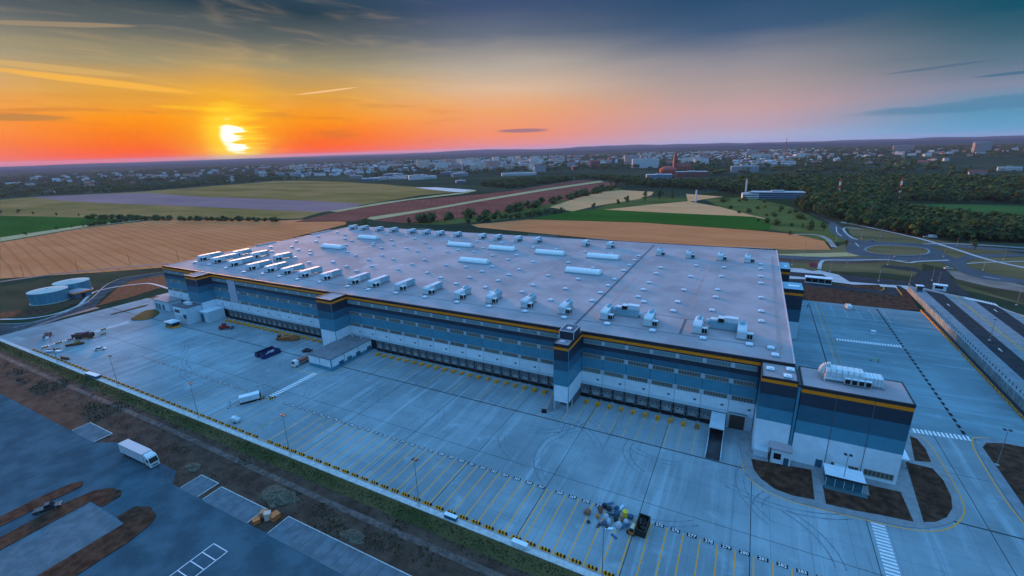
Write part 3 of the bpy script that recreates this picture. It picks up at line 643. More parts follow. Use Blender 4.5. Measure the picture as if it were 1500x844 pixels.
PM = {}
def panel(name, w, z0, z1, mat, x, parent, y=0.0, rz=0, d=.12, gap=.05):
    key = (name, round(w, 2), z0, z1, mat, d)
    if key not in PM: PM[key] = MB().box(-w/2+gap, -d, z0, w/2-gap, .36, z1, bottom=True).mesh(name, MT[mat])
    return put(name, PM[key], parent, (x, y, 0), rz)
WM = {}
def window(w, z0, z1, glass, x, parent, y=0.0, rz=0, bars=8):
    key = (round(w, 2), z0, z1, glass, bars)
    if key not in WM:
        f = MB(); t = .11
        f.box(-w/2, -.26, z0, w/2, -.12, z0+t); f.box(-w/2, -.26, z1-t, w/2, -.12, z1)
        for i in range(bars+1):
            q = -w/2+(w-.09)*i/bars; f.box(q, -.25, z0+t, q+.09, -.12, z1-t)
        g_ = MB(); g_.face([(-w/2+.05, -.15, z0+.05), (w/2-.05, -.15, z0+.05), (w/2-.05, -.15, z1-.05), (-w/2+.05, -.15, z1-.05)])
        WM[key] = (f.mesh('window', MT['frame']), g_.mesh('glazing', MT[glass]))
    f, g_ = WM[key]; o = put('window', f, parent, (x, y, 0), rz); put('glazing', g_, o); return o
BANDS = [('white', 5.86, 9.5), ('light', 9.5, 14.9), ('mid', 14.9, 18.4), ('navy', 18.4, 22.12), ('orange', 22.12, 22.98)]
NAME = dict(white='wall_panel', light='wall_panel', mid='wall_panel', navy='wall_panel', orange='orange_strip')
vent_me = MB().box(-.42, -.2, 7.0, .42, -.115, 7.6).mesh('wall_vent', MT['dock_grey'])
def facade(x0, x1, skip=()):
    xs = [x0]+[q for q in (11.8+7.8*k for k in range(-40, 8)) if x0+1.2 < q < x1-1.2]+[x1]
    for a, b in zip(xs, xs[1:]):
        w, c = b-a, (a+b)/2
        for m, z0, z1 in BANDS: panel(NAME[m], w, z0, z1, m, c, wh, d=.18 if m == 'orange' else .12)
        if any(s0 < c < s1 for s0, s1 in skip): continue
        ww = min(6.45, w-1.3)
        if ww > 1:
            nb = max(2, round(ww/.8))
            window(ww, 20.05, 21.62, 'glass_top', c, wh, bars=nb); window(ww, 14.92, 16.48, 'louvre', c, wh, bars=nb); window(ww, 9.58, 11.15, 'louvre', c, wh, bars=nb)
        put('wall_vent', vent_me, wh, (c+2.2, 0, 0)); 
    for q in xs[1:-1]:
        for z0, z1 in ((20.05, 21.62), (14.92, 16.48), (9.58, 11.15)): panel('pillar_panel', 1.25, z0, z1, 'pillar', q, wh, d=.16)
        MB().box(q-.035, -.16, 5.9, q+.035, -.1, 9.5).build('joint_cap', MT['dock_grey'], wh)
    # pale canopy strip over the docks
    for a, b in zip(xs, xs[1:]): panel('dock_canopy', b-a, 4.75, 5.82, 'canopy', (a+b)/2, wh, d=.2)
SEC = [(XL, -222.5), (-212.6, -121.5), (-112.4, -8.45), (-3.4, 50.0)]
for a, b in SEC: facade(a, b, skip=((-200, -190),))
panel('stair_panel', 6.2, 9.6, 21.9, 'pinkish', -195.6, wh, d=.2)
# towers that step forward from the facade
def tower(x0, x1, d, top=H, white_to=0.0, bands=BANDS, name='stair_tower', parent=wh, roofmat='roof'):
    w = x1-x0; cx = (x0+x1)/2
    t = MB().box(x0+.12, -d+.12, white_to, x1-.12, .34, top-.15).build(name, MT['core'], parent)
    fr = MB(); fr.box(x0-.05, -d-.05, top-.98, x1+.05, -d+.25, top+.1); fr.box(x0-.05, -d+.25, top-.98, x0+.25, -.1, top+.1); fr.box(x1-.25, -d+.25, top-.98, x1+.05, -.1, top+.1)
    fr.build('parapet', MT['trim'], t)
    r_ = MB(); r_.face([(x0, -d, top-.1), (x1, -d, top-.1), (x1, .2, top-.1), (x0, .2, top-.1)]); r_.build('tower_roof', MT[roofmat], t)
    for m, z0, z1 in bands:
        if m == 'white': z0 = white_to
        k = .05 if m == 'orange' else 0
        MB().box(x0+.04, -d-k, z0, x1-.04, -d+.12, z1).build('front_panel', MT[m], t)
        for s, xx in ((0, x0), (1, x1)):
            b_ = MB(); b_.box(*( (xx-k, -d+.13, z0, xx+.12, -.15, z1) if not s else (xx-.12, -d+.13, z0, xx+k, -.15, z1))); b_.build('side_panel', MT[m], t)
    e = MB()
    for xx in (x0, x1): e.box(xx-.09, -d-.07, white_to, xx+.09, -d+.11, top-1)
    e.build('corner_trim', MT['light'], t)
    return t
t1 = tower(-222.5, -212.6, 7.9); t2 = tower(-121.4, -112.4, 8.7); t3 = tower(-8.45, -3.4, 13.0, white_to=3.6)
# glazed bulkhead above the middle tower, with its railed top
bh = MB().box(-8.3, -8.2, H-2.4, -3.5, -2.0, H+2.6).build('bulkhead', MT['navy'], wh)
k = MB(); 
for xx in (-8.3, -3.5):
    for yy in (-8.2, -2.0): k.box(xx-.1, yy-.1, H-2.3, xx+.1, yy+.1, H+2.75)
k.box(-8.4, -8.3, H+2.6, -3.4, -8.1, H+2.85); k.box(-8.4, -2.1, H+2.6, -3.4, -1.9, H+2.85); k.box(-8.4, -8.1, H+2.6, -8.2, -2.1, H+2.85); k.box(-3.6, -8.1, H+2.6, -3.4, -2.1, H+2.85)
k.build('bulkhead_rail', MT['pillar'], bh)
k = MB(); k.face([(-8.2, -8.1, H+2.62), (-3.6, -8.1, H+2.62), (-3.6, -2.1, H+2.62), (-8.2, -2.1, H+2.62)]); k.build('bulkhead_roof', MT['seam'], bh)
MB().box(-6.6, -6.2, H+2.65, -5.2, -4.8, H+3.0).build('smoke_vent', MT['white'], bh)
MB().box(-7.2, -11.2, H-.05, -5.6, -9.8, H+.2).build('roof_hatch', MT['pillar'], t3)
# open stair under the middle tower
k = MB()
for xx in (-8.3, -3.7):
    for yy in (-12.8, -8.6): k.box(xx-.2, yy-.2, 0, xx+.2, yy+.2, 3.6)
k.build('columns', MT['pillar'], t3)
k = MB()
for i in range(14): k.box(-9.9, -14.4+.32*i, .16*i, -8.7, -14.05+.32*i, .16*i+.16)
k.build('outside_stair', MT['steel'], t3)
k = MB(); k.tube((-9.9, -14.4, 1.0), (-9.9, -10, 3.3), .05); k.tube((-8.7, -14.4, 1.0), (-8.7, -10, 3.3), .05)
for i in range(5): k.tube((-9.9, -14.4+1.1*i, .5*i+.1), (-9.9, -14.4+1.1*i, .55*i+1.05), .04)
k.build('handrail', MT['mid'], t3)
MB().box(-7.9, -8.4, 0, -3.6, -.2, 3.6).build('recessed_lobby', MT['dock_grey'], t3)
MB().box(-6.6, -8.6, .1, -5.4, -8.38, 2.4).build('door', MT['mid'], t3)

# docks: shelter, door, leveller pit, bumper
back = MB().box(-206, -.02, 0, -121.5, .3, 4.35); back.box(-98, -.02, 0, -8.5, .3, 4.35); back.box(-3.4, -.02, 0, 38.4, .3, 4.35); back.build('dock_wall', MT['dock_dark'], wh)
MB().box(42.9, -.02, 0, 50, .3, 5.8).build('wall_panel', MT['pillar'], wh)
sh = MB(); sh.box(-1.75, -.62, 1.0, -1.35, -.03, 4.3); sh.box(1.35, -.62, 1.0, 1.75, -.03, 4.3); sh.box(-1.75, -.62, 3.75, 1.75, -.03, 4.5)
sh.box(-1.75, -.55, 3.5, 1.75, -.3, 3.74)
sh_me = sh.mesh('dock_door', [MT['dock_grey']])
dd = MB(); dd.box(-1.34, -.12, 1.2, 1.34, -.04, 3.74); dd_me = dd.mesh('door_panel', MT['dock_door'])
dw = MB(); 
for x in (-.6, .6): dw.box(x-.28, -.16, 2.6, x+.28, -.121, 2.95)
dw_me = dw.mesh('vision_panel', MT['vglass'])
lv = MB(); lv.box(-1.5, -.66, 0.03, 1.5, -.04, 1.2); lv_me = lv.mesh('leveller_pit', MT['dark'])
bu = MB(); bu.box(-1.25, -.62, .75, -.95, -.5, 1.15); bu.box(.95, -.62, .75, 1.25, -.5, 1.15); bu_me = bu.mesh('bumper', MT['rubber'])
lt = MB(); lt.box(1.8, -.36, 2.3, 1.96, -.2, 2.6); lt_me = lt.mesh('signal_lamp', MT['pillar'])
gl = MB()
for s in (-1, 1):
    gl.tube((s*.36, -2.2, .45), (s*.36, .2, .45), .19, 6); gl.tube((s*.36, -2.2, 0), (s*.36, -2.2, 1.5), .22, 8); gl.tube((s*.40, .2, 0), (s*.40, .2, .5), .17, 6)
gl_me = gl.mesh('wheel_guide', MT['bollard_yellow'])
docks = {'right-hand': list(range(-4, 7)), 'long middle': list(range(-28, -5)), 'left-hand': list(range(-55, -34))}
for nm, ks in docks.items():
    for i, q in enumerate(ks):
        x = 11.8+3.9*q+1.95
        d = put('dock_door', sh_me, wh, (x, 0, 0))
        for a, b in (('door_panel', dd_me), ('vision_panel', dw_me), ('leveller_pit', lv_me), ('bumper', bu_me), ('signal_lamp', lt_me)): put(a, b, d)
        if i > 0 or nm == 'right-hand':
            tag(put('wheel_guide', gl_me, None, (x+1.95 if nm == 'right-hand' and i < 10 else x-1.95, -2.9, .004)), f'yellow tubular wheel guide before the {nm} docks, {ordw(i)} from the left', 'wheel guide', 'yellow wheel guides before the docks')
# covered ramp and drive-in door at the right end
cr = MB(); cr.box(38.7, -9.4, 4.3, 42.7, -.3, 4.55); cr.box(38.7, -18.2, 0, 38.9, -.3, 1.1); cr.box(42.5, -18.2, 0, 42.7, -.3, 1.1)
cr.box(38.7, -9.4, 1.1, 38.85, -.3, 4.3); cr.box(42.55, -9.4, 1.1, 42.7, -.3, 4.3); cr.build('ramp_canopy', MT['canopy'], wh)
MB().box(38.9, -.3, .02, 42.5, -.05, 4.3).build('ramp_door', MT['dark'], wh)
MB().box(43.7, -.16, .02, 47.9, -.03, 5.2).build('drive_in_door', colour('door_brown', (.07, .045, .042), .7), wh)
MB().box(43.4, -.2, .0, 43.68, -.03, 5.5).box(47.92, -.2, 0, 48.2, -.03, 5.5).box(43.4, -.2, 5.21, 48.2, -.031, 5.5).build('door_frame', MT['pillar'], wh)
bar(38.9, -18.3, 42.5, -.4, .012).build('ramp_floor', MT['asphalt'], yard)

# ------------------------------------------------------------------ office block at the right corner
B1 = [('white', .1, 10.4), ('light', 10.4, 14.2), ('mid', 14.2, 18.3), ('navy', 18.3, 21.8), ('orange', 21.8, 22.7)]
B2 = [('white', .1, 8.9), ('light', 8.9, 12.7), ('mid', 12.7, 17.25), ('navy', 17.25, 20.95), ('orange', 20.95, 21.95)]
of = thing('office_block', 'corner office block with three white wall bays and an orange line at the right end', 'office building')
def block(x0, x1, y0, y1, top, bands, joints, nm):
    b = MB().box(x0+.12, y0+.12, 0, x1-.12, y1, top-.2).build(nm, MT['core'], of)
    js = [x0]+joints+[x1]
    for m, z0, z1 in bands:
        k = .05 if m == 'orange' else 0
        for a, c in zip(js, js[1:]): MB().box(a+.05, y0-k, z0, c-.05, y0+.12, z1).build('orange_strip' if m == 'orange' else 'wall_panel', MT[m], b)
        MB().box(x0-k, y0+.13, z0, x0+.12, y1, z1).build('side_panel', MT[m], b)
        MB().box(x1-.12, y0+.13, z0, x1+k, y1, z1).build('side_panel', MT[m], b)
    p_ = MB(); p_.box(x0-.08, y0-.08, bands[-1][2]+.02, x1+.08, y0+.3, top); p_.box(x0-.08, y0+.3, bands[-1][2]+.02, x0+.25, y1, top); p_.box(x1-.25, y0+.3, bands[-1][2]+.02, x1+.08, y1, top); p_.box(x0-.08, y1, bands[-1][2]-1, x1+.08, y1+.3, top)
    p_.build('parapet', MT['trim'], b)
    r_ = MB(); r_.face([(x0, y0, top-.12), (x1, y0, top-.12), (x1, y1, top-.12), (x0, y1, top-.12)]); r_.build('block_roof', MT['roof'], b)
    for q in joints: MB().box(q-.06, y0-.09, .1, q+.06, y0-.01, bands[-1][2]).build('joint_cap', MT['dock_grey'], b)
    return b
bA = block(50.2, 58.6, -9.3, .2, 23.4, B1, [], 'link_block'); bB = block(59.5, 82.4, -9.95, 2.0, 22.9, B2, [67.2, 74.9], 'corner_block')
MB().box(58.6, -9.2, 0, 59.5, 0, 22.6).build('recess', MT['navy'], of)
MB().box(58.75, -9.55, 0, 59.35, -9.2, 21.9).build('downpipe_panel', MT['light'], of)
window(5.9, .9, 2.7, 'louvre', 71.5, bB, -9.85, bars=7); window(6.1, 1.1, 2.9, 'louvre', 78.6, bB, -9.85, bars=7)
MB().box(65.2, -10.1, .13, 66.7, -9.96, 2.4).build('door', MT['mid'], bB)
ve = MB().box(66.9, -16.9, .13, 74.4, -12.7, 3.0).build('entrance_lobby', colour('teal_glazing', (.05, .16, .20), .25, .4), of)
MB().box(66.5, -17.4, 3.0, 74.8, -12.4, 3.3).build('lobby_roof', MT['white'], ve)
MB().box(66.4, -17.52, 2.85, 74.9, -17.4, 3.4).build('roof_edge', MT['navy'], ve)
k = MB()
for i in range(5): k.box(66.85, -16.98, .35+.55*i, 74.45, -16.9, .47+.55*i)
k.build('lobby_bars', MT['mid'], ve)
k = MB()
for i in range(5): k.box(66.84+1.88*i, -17.0, .13, 66.96+1.88*i, -16.91, 3.0)
k.build('lobby_posts', MT['canopy'], ve)
MB().box(66.6, -18.6, .13, 75.4, -16.9, .2).build('entrance_step', colour('teal_decking', (.06, .15, .17), .6), of)
MB().box(69.2, -12.7, .13, 72.2, -9.9, 2.6).build('lobby_link', MT['canopy'], of)
po = MB().box(54.4, -13.0, .1, 59.3, -9.4, 4.2).build('porch', MT['white'], of)
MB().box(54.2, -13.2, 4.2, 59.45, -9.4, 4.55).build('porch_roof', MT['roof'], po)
MB().box(54.25, -13.25, .1, 54.55, -12.95, 4.6).build('porch_post', MT['trim'], po)
MB().box(55.3, -13.06, 1.5, 57.0, -12.98, 3.3).build('window', MT['vglass'], po); MB().box(57.7, -13.06, .13, 58.9, -12.98, 2.4).build('door', MT['mid'], po)
MB().box(50.6, -11.6, .1, 54.1, -9.4, 2.1).build('bin_store', MT['canopy'], of)
sc_ = MB().box(82.5, -1.5, 2.7, 86.6, 3.5, 2.95).build('side_canopy', MT['white'], of)
k = MB(); k.box(82.6, -1.4, .1, 82.8, 3.4, 2.7); k.tube((86.4, -1.3, .1), (86.4, -1.3, 2.7), .09); k.tube((86.4, 3.3, .1), (86.4, 3.3, 2.7), .09); k.build('canopy_post', MT['mid'], sc_)
# rear stair towers on the right wall
for (x1, y0, y1, top, lab) in ((66.4, 83, 94.6, 22.6, 'near blue stair tower on the right wall of the warehouse'), (63.3, 119.4, 134, 22.6, 'far blue stair tower on the right wall of the warehouse')):
    s = MB().box(XR+.2, y0+.12, 0, x1-.12, y1-.12, top-.2).build('stair_tower', MT['core'], wh)
    for m, z0, z1 in (('canopy', .1, 8.0), ('mid', 8.0, 13.5), ('navy', 13.5, 19.9), ('orange', 19.9, 20.9), ('trim', 20.9, top)):
        MB().box(XR+.2, y0, z0, x1-.05, y0+.12, z1).build('front_panel', MT[m], s); MB().box(x1-.12, y0+.13, z0, x1, y1-.12, z1).build('side_panel', MT[m], s); MB().box(XR+.2, y1-.12, z0, x1-.05, y1, z1).build('rear_panel', MT[m], s)
    r_ = MB(); r_.face([(XR, y0, top-.02), (x1, y0, top-.02), (x1, y1, top-.02), (XR, y1, top-.02)]); r_.build('tower_roof', MT['duct'], s)
    MB().box(XR+2.5, y0+3, top, x1-1.5, y0+5.5, top+.5).build('roof_hatch', MT['white'], s)
for m, z0, z1 in (('white', .1, 9.5), ('light', 9.5, 14.9), ('mid', 14.9, 18.4), ('navy', 18.4, 22.1), ('orange', 22.1, 22.98)):
    for a, b in ((.6, 82.9), (94.7, 119.3), (134.1, RRt-.3)): MB().box(XR-.1, a, z0, XR+.1, b, z1).build('side_panel', MT[m], wh)
for m, z0, z1 in (('white', .1, 9.5), ('light', 9.5, 14.9), ('mid', 14.9, 18.4), ('navy', 18.4, 22.1), ('orange', 22.1, 22.98)): MB().box(XL-.1, .6, z0, XL+.1, RL-.3, z1).build('side_panel', MT[m], wh)

# ------------------------------------------------------------------ low annexes
an = thing('dock_annex', 'low white annex with dark flat roof standing out from the long dock facade', 'annex', (0, 0, 0))
MB().box(-113.0, -23.3, 0, -99.9, -.9, 5.1).build('wall', MT['white'], an)
MB().box(-113.2, -23.5, 4.9, -99.7, -.9, 5.3).build('roof', colour('annex_roofing', (.20, .20, .215), .9, 0, vary=.12, scale=.3), an)
MB().box(-113.05, -23.42, 0, -99.8, -23.31, 1.5).build('plinth', MT['light'], an); MB().box(-99.88, -23.42, 0, -99.74, -.9, 1.6).build('plinth', MT['light'], an)
for y in (-19.5, -15.2, -10.2, -3.8): MB().box(-99.88, y, .8, -99.7, y+2.4, 2.6).build('loading_door', MT['mid'], an)
for x in (-106.5,): MB().box(x-.05, -23.4, 1.5, x+.05, -23.305, 4.9).build('joint_cap', MT['dock_grey'], an)
for y in (-16.5, -9): MB().box(-99.87, y-.05, 1.6, -99.76, y+.05, 4.9).build('joint_cap', MT['dock_grey'], an)
MB().box(-100.1, -23.55, 0, -99.7, -23.2, 5.0).build('corner_post', MT['light'], an)
for x in (-109.6, -104.2): MB().tube((x, -2.2, 5.3), (x, -2.2, 7.2), .35, 8).build('roof_vent', MT['pillar'], an)
gb = thing('gatehouse_annex', 'white two storey annex with dark roof at the foot of the leftmost tower', 'annex')
MB().box(-225.4, -15.6, 0, -212.9, -7.9, 9.0).build('wall', MT['canopy'], gb); MB().box(-225.6, -15.8, 8.9, -212.7, -7.9, 9.3).build('roof', MT['seam'], gb)
MB().box(-224.6, -15.9, 4.2, -217.5, -15.6, 8.4).build('front_panel', MT['white'], gb); MB().box(-223.6, -15.98, 5.6, -218.8, -15.91, 7.4).build('window', MT['vglass'], gb)
u = MB().box(-220.5, -12.5, 9.3, -215.5, -10.6, 10.5).build('roof_unit', MT['hvac'], gb)
MB().box(-216.3, -15.98, 3.2, -214.2, -15.62, 5.2).build('window', MT['vglass'], gb)
lb = thing('lean_to', 'plain white lean-to with flat roof between the leftmost tower and the docks', 'annex')
MB().box(-212.5, -9.9, 0, -205.5, -.9, 5.6).build('wall', MT['canopy'], lb); MB().box(-212.5, -10.1, 5.6, -205.3, -.9, 5.9).build('roof', MT['white'], lb); MB().box(-211.9, -10.02, .1, -208.8, -9.91, 4.6).build('door', MT['mid'], lb)
sb = thing('store_building', 'low white store with pale roof at the left end of the warehouse', 'annex')
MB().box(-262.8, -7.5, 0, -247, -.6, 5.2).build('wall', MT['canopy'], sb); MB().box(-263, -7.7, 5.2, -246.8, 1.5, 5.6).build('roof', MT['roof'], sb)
for x in (-261, -258, -254): MB().box(x, -7.62, .1, x+2, -7.51, 3.2).build('door', MT['mid'], sb)
MB().box(-272, -1.5, 0, -263.1, 5.5, 4.2).build('side_store', MT['dock_grey'], sb); MB().box(-272.2, -1.7, 4.2, -263.05, 5.7, 4.5).build('side_roof', MT['roof'], sb); MB().box(-272.3, -1.9, 3.5, -263.2, -1.71, 4.15).build('orange_strip', MT['orange'], sb)
kb = thing('gate_kiosk', 'small glazed kiosk with white roof and striped yellow base near the gatehouse', 'kiosk', (-217.8, -21.0, 0))
MB().box(-3.2, -2.0, 0, 3.2, 2.0, .9).build('base', MT['bollard_yellow'], kb)
k = MB(); 
for i in range(5): k.box(-3.1+1.35*i, -2.05, .1, -2.5+1.35*i, -2.01, .88)
k.build('stripes', MT['black_paint'], kb)
MB().box(-3.0, -1.8, .9, 3.0, 1.8, 2.9).build('glazing', MT['vglass'], kb); MB().box(-3.5, -2.3, 2.9, 3.5, 2.3, 3.2).build('roof', MT['canopy'], kb); MB().box(-1.6, -1.2, 3.2, 1.4, 1.0, 3.5).build('roof_hatch', MT['white'], kb)

# ------------------------------------------------------------------ roof plant
def hvac(label, group, L=10.0, arch=False):
    t = thing('roof_air_unit', label, 'air handling unit', (0, 0, 0), 0, group)
    MB().box(-.15, -.1, -.05, 2.65, L-.6, .34).build('curb', MT['steel'], t)
    b = MB().profile([(0, .35), (L*.43, .35), (L*.43, 2.9), (.55, 2.9), (0, 2.45)], 0, 0, 2.5).build('body', MT['hvac'], t)
    s = MB()
    for i in range(1, 4): s.box(-.03, L*.43*i/4-.04, .4, 2.53, L*.43*i/4+.04, 2.94)
    for z in (1.1, 1.8): s.box(.1, -.04, z, 2.4, .0, z+.07)
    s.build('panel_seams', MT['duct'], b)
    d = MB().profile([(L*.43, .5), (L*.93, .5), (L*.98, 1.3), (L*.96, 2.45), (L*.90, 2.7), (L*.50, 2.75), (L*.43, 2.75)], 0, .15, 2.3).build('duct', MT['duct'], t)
    MB().profile([(L*.43, 2.78), (L*.50, 2.78), (L*.90, 2.73), (L*.90, 2.79), (L*.50, 2.84), (L*.43, 2.84)], 0, .1, 2.35).build('duct_lit_top', MT['hvac'], d)  # white strip paints light onto the duct top; darker sides hold the shade
    s = MB()
    for i in range(5): s.box(.26, L*(.5+.09*i), .5, 2.24, L*(.5+.09*i)+.09, 2.2 if i else 2.65)
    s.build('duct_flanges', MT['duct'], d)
    e = MB()
    if arch:
        for i in range(7):
            a0, a1 = math.pi*i/7, math.pi*(i+1)/7; cy, r = L*.72, L*.20
            e.tube((1.25, cy-r*math.cos(a0), 1.7+1.3*math.sin(a0)), (1.25, cy-r*math.cos(a1), 1.7+1.3*math.sin(a1)), .75, 8)
    else: e.tube((2.2, L*.86, .3), (2.2, L*.86, 1.7), .75, 10); e.tube((.8, L*.93, 1.2), (.8, L*1.02, .2), .6, 8)
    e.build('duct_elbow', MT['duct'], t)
    f = MB().box(2.55, .3, .3, 4.25, 2.1, 2.0).build('fan_box', MT['hvac'], t)
    for i in range(2): MB().box(2.7+.75*i, .22, .5, 3.35+.75*i, .29, 1.8).build('grille', MT['dark'], f)
    MB().box(4.26, .5, .45, 4.3, 1.9, 1.85).build('grille', MT['dark'], f)
    MB().box(2.6, .4, -.05, 4.2, 2.0, .28).build('stand', MT['steel'], t)
    return t
FR = [(-251.5,15.6,13),(-236.3,15.0,14),(-218.1,13.4,14),(-199.4,11.5,13),(-185.3,12.6,12),(-172.2,12.6,12),(-158.0,12.0,12),(-143.2,12.8,11),(-124.0,12.3,11.5),(-111.1,12.3,11),(-95.7,12.9,10.5),(-80.1,13.1,10.5),(-63.6,12.6,10),(-48.7,13.2,10),(-33.1,13.4,10),(-17.1,12.8,9.5),(-1.2,12.9,9.5),(14.2,12.6,9.5),(29.9,12.4,9.5),(43.0,12.8,9.0)]
protoA = hvac('x', 'roof air units in the front row', 10); protoB = hvac('x', 'roof air units in the front row', 10, True)
def put_unit(proto, first, loc, sy, lab, group, rz=0):
    o = proto if first else copy_tree(proto); o.location = loc; o.scale = (1.08, sy, 1.12); o.rotation_euler.z = rz; o['label'] = lab; o['group'] = group; return o
ua = ub = True
for i, (x, y, L) in enumerate(FR):
    lab = f'white air unit with side fan box, {ordw(i)} from the left in the front row'
    if i < 12: put_unit(protoA, ua, (x, y, H), L/8.8, lab, 'roof air units in the front row'); ua = False
    else: put_unit(protoB, ub, (x, y, H), L/10, lab.replace('white air', 'white arched air'), 'roof air units in the front row'); ub = False
BK = [(-247.1,132.0),(-235.5,132.6),(-219.1,132.0),(-204.8,132.6),(-186.4,132.0),(-172.7,131.6),(-159.5,131.3),(-144.4,131.2),(-123.6,131.0),(-111.1,131.0),(-95.4,130.4),(-81.3,131.0),(-48.5,131.0),(-32.7,130.6),(-1.7,121.0),(14.0,119.7),(29.6,120.4),(42.5,119.9)]
for i, (x, y) in enumerate(BK): put_unit(protoB if i > 13 else protoA, False, (x, y, H), .82 if i < 14 else .7, f'white air unit, {ordw(i)} from the left in the far row by the rear roof edge', 'roof air units in the far row')
for i, (x, y) in enumerate([(-242, 31), (-206, 33), (-226, 32)]): put_unit(protoA, False, (x, y, H), 1.2, ['leftmost air unit of the short second row near the left roof end', 'rightmost air unit of the short second row near the left roof end', 'middle air unit of the short second row near the left roof end'][i], 'roof air units in the second row')
def cross_unit(x, y, lab):
    t = thing('duct_unit', lab, 'air handling unit', (x, y, H), 0, 'crosswise duct units')
    MB().box(-.1, -.1, -.05, 8.6, 2.8, .4).build('curb', MT['steel'], t)
    b = MB().box(0, 0, .4, 5.2, 2.6, 2.9).build('body', MT['duct'], t); MB().box(4.4, .1, 2.91, 8.4, 2.5, 4.4).build('upper_box', MT['hvac'], t)
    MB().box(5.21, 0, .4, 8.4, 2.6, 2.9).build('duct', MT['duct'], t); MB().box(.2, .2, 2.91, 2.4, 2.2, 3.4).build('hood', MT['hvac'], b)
    k = MB()
    for i in range(7):
        a0, a1 = math.pi*.5*i/7, math.pi*.5*(i+1)/7
        k.tube((-1.6*math.sin(a0)*.6, 1.3, .9+1.5*math.cos(a0)), (-1.6*math.sin(a1)*.6, 1.3, .9+1.5*math.cos(a1)), .85, 8)
    k.tube((8.4, 1.3, 1.5), (9.4, 1.3, 1.3), .8, 8); k.tube((9.3, 1.3, 1.6), (9.3, 1.3, .1), .7, 8); k.build('duct_elbow', MT['hvac'], t)
    k = MB()
    for i in range(5): k.box(.9+1.5*i, -.05, .45, .98+1.5*i, 2.65, 2.94)
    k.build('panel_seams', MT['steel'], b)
    f = MB().box(2.6, -.6, 2.91, 4.2, 1.8, 4.2).build('fan_box', MT['dark'], t); MB().box(2.5, -.7, 4.21, 4.3, 1.9, 4.35).build('fan_lid', MT['hvac'], f)
    return t
cross_unit(2.5, 19.5, 'blue grey crosswise duct unit beside the roof seam, in the right roof section'); cross_unit(34.5, 19.0, 'blue grey crosswise duct unit between the two rightmost front air units')
# big plant on the office roof
bg = thing('roof_plant', 'long white air handling plant with four dark fans on the corner office roof', 'air handling unit', (64.3, -4.4, 22.8)); bg.scale = (1.0, 1.1, 1.08)
MB().box(-.2, -.2, -.1, 13.2, 4.2, .35).build('curb', MT['steel'], bg)
b = MB().profile([(0, .4), (3.6, .4), (3.6, 2.6), (3.1, 3.1), (.7, 3.1), (0, 2.5)], 0, .6, 8.6).build('body', MT['hvac'], bg)
k = MB()
for i in range(6): k.box(1.5+1.25*i, -.04, .5, 1.58+1.25*i, 3.64, 3.14)
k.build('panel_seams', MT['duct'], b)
k = MB()
for i in range(8):
    a0, a1 = math.pi*.5+math.pi*.5*i/8, math.pi*.5+math.pi*.5*(i+1)/8
    k.tube((1.6+1.4*math.cos(a0), 2.1, 1.4+1.5*math.sin(a0)), (1.6+1.4*math.cos(a1), 2.1, 1.4+1.5*math.sin(a1)), 1.2, 10)
k.build('inlet_elbow', MT['hvac'], bg)
rb = MB().profile([(.3, .4), (3.4, .4), (3.4, 2.3), (.3, 2.3)], 0, 8.61, 12.8).build('rear_box', MT['hvac'], bg)
k = MB()
for i in range(5): k.box(9.2+.8*i, .22, .5, 9.26+.8*i, 3.44, 2.36)
k.build('panel_seams', MT['duct'], rb)
for i in range(4):
    f = MB().box(4.6+1.45*i, -1.0, .35, 5.9+1.45*i, -.06, 1.75).build('fan_box', MT['hvac'], bg); MB().box(4.72+1.45*i, -1.06, .5, 5.78+1.45*i, -1.01, 1.62).build('grille', MT['dark'], f)
k = MB(); k.tube((.4, -.5, .9), (4.4, -.5, .9), .16, 6); k.tube((.4, -.5, .9), (.4, -.5, .2), .16, 6); k.build('pipe', MT['canopy'], bg)
# barrel rooflights: fixed into the roof, so parts of the warehouse
cu = MB(); cu.box(-9.2, -2.6, -.02, 9.2, 2.6, .75); cu = cu.mesh('rooflight', MT['duct'])
br = MB(); br.profile([(2.4*math.cos(a), .75+1.9*math.sin(a)) for a in np.linspace(0, math.pi, 13)], 0, -8.7, 8.7); br = br.mesh('barrel_glazing', colour('opal_glazing', (.88, .88, .86), .4))
bb = MB()
for i in range(9): bb.profile([(2.44*math.cos(a), .75+1.95*math.sin(a)) for a in np.linspace(0, math.pi, 9)], 0, -8.72+2.16*i, -8.62+2.16*i)
bb = bb.mesh('glazing_bars', MT['canopy'])
for x, y in ((-200.5, 106), (-199.5, 72.5), (-121.8, 106), (-89.5, 71), (-90.3, 105), (-58.3, 104), (-27, 104.5), (-27, 71)):
    o = put('rooflight', cu, wh, (x, y, H)); put('barrel_glazing', br, o); put('glazing_bars', bb, o)
sv = MB(); sv.box(-.85, -.85, -.02, .85, .85, .42); sv = sv.mesh('smoke_vent', MT['duct'])
lid = MB(); lid.box(-.95, -.95, .43, .95, .95, .56); lid.box(-.55, -.55, .57, .55, .55, .82); lid = lid.mesh('vent_lid', MT['white'])
V = set()
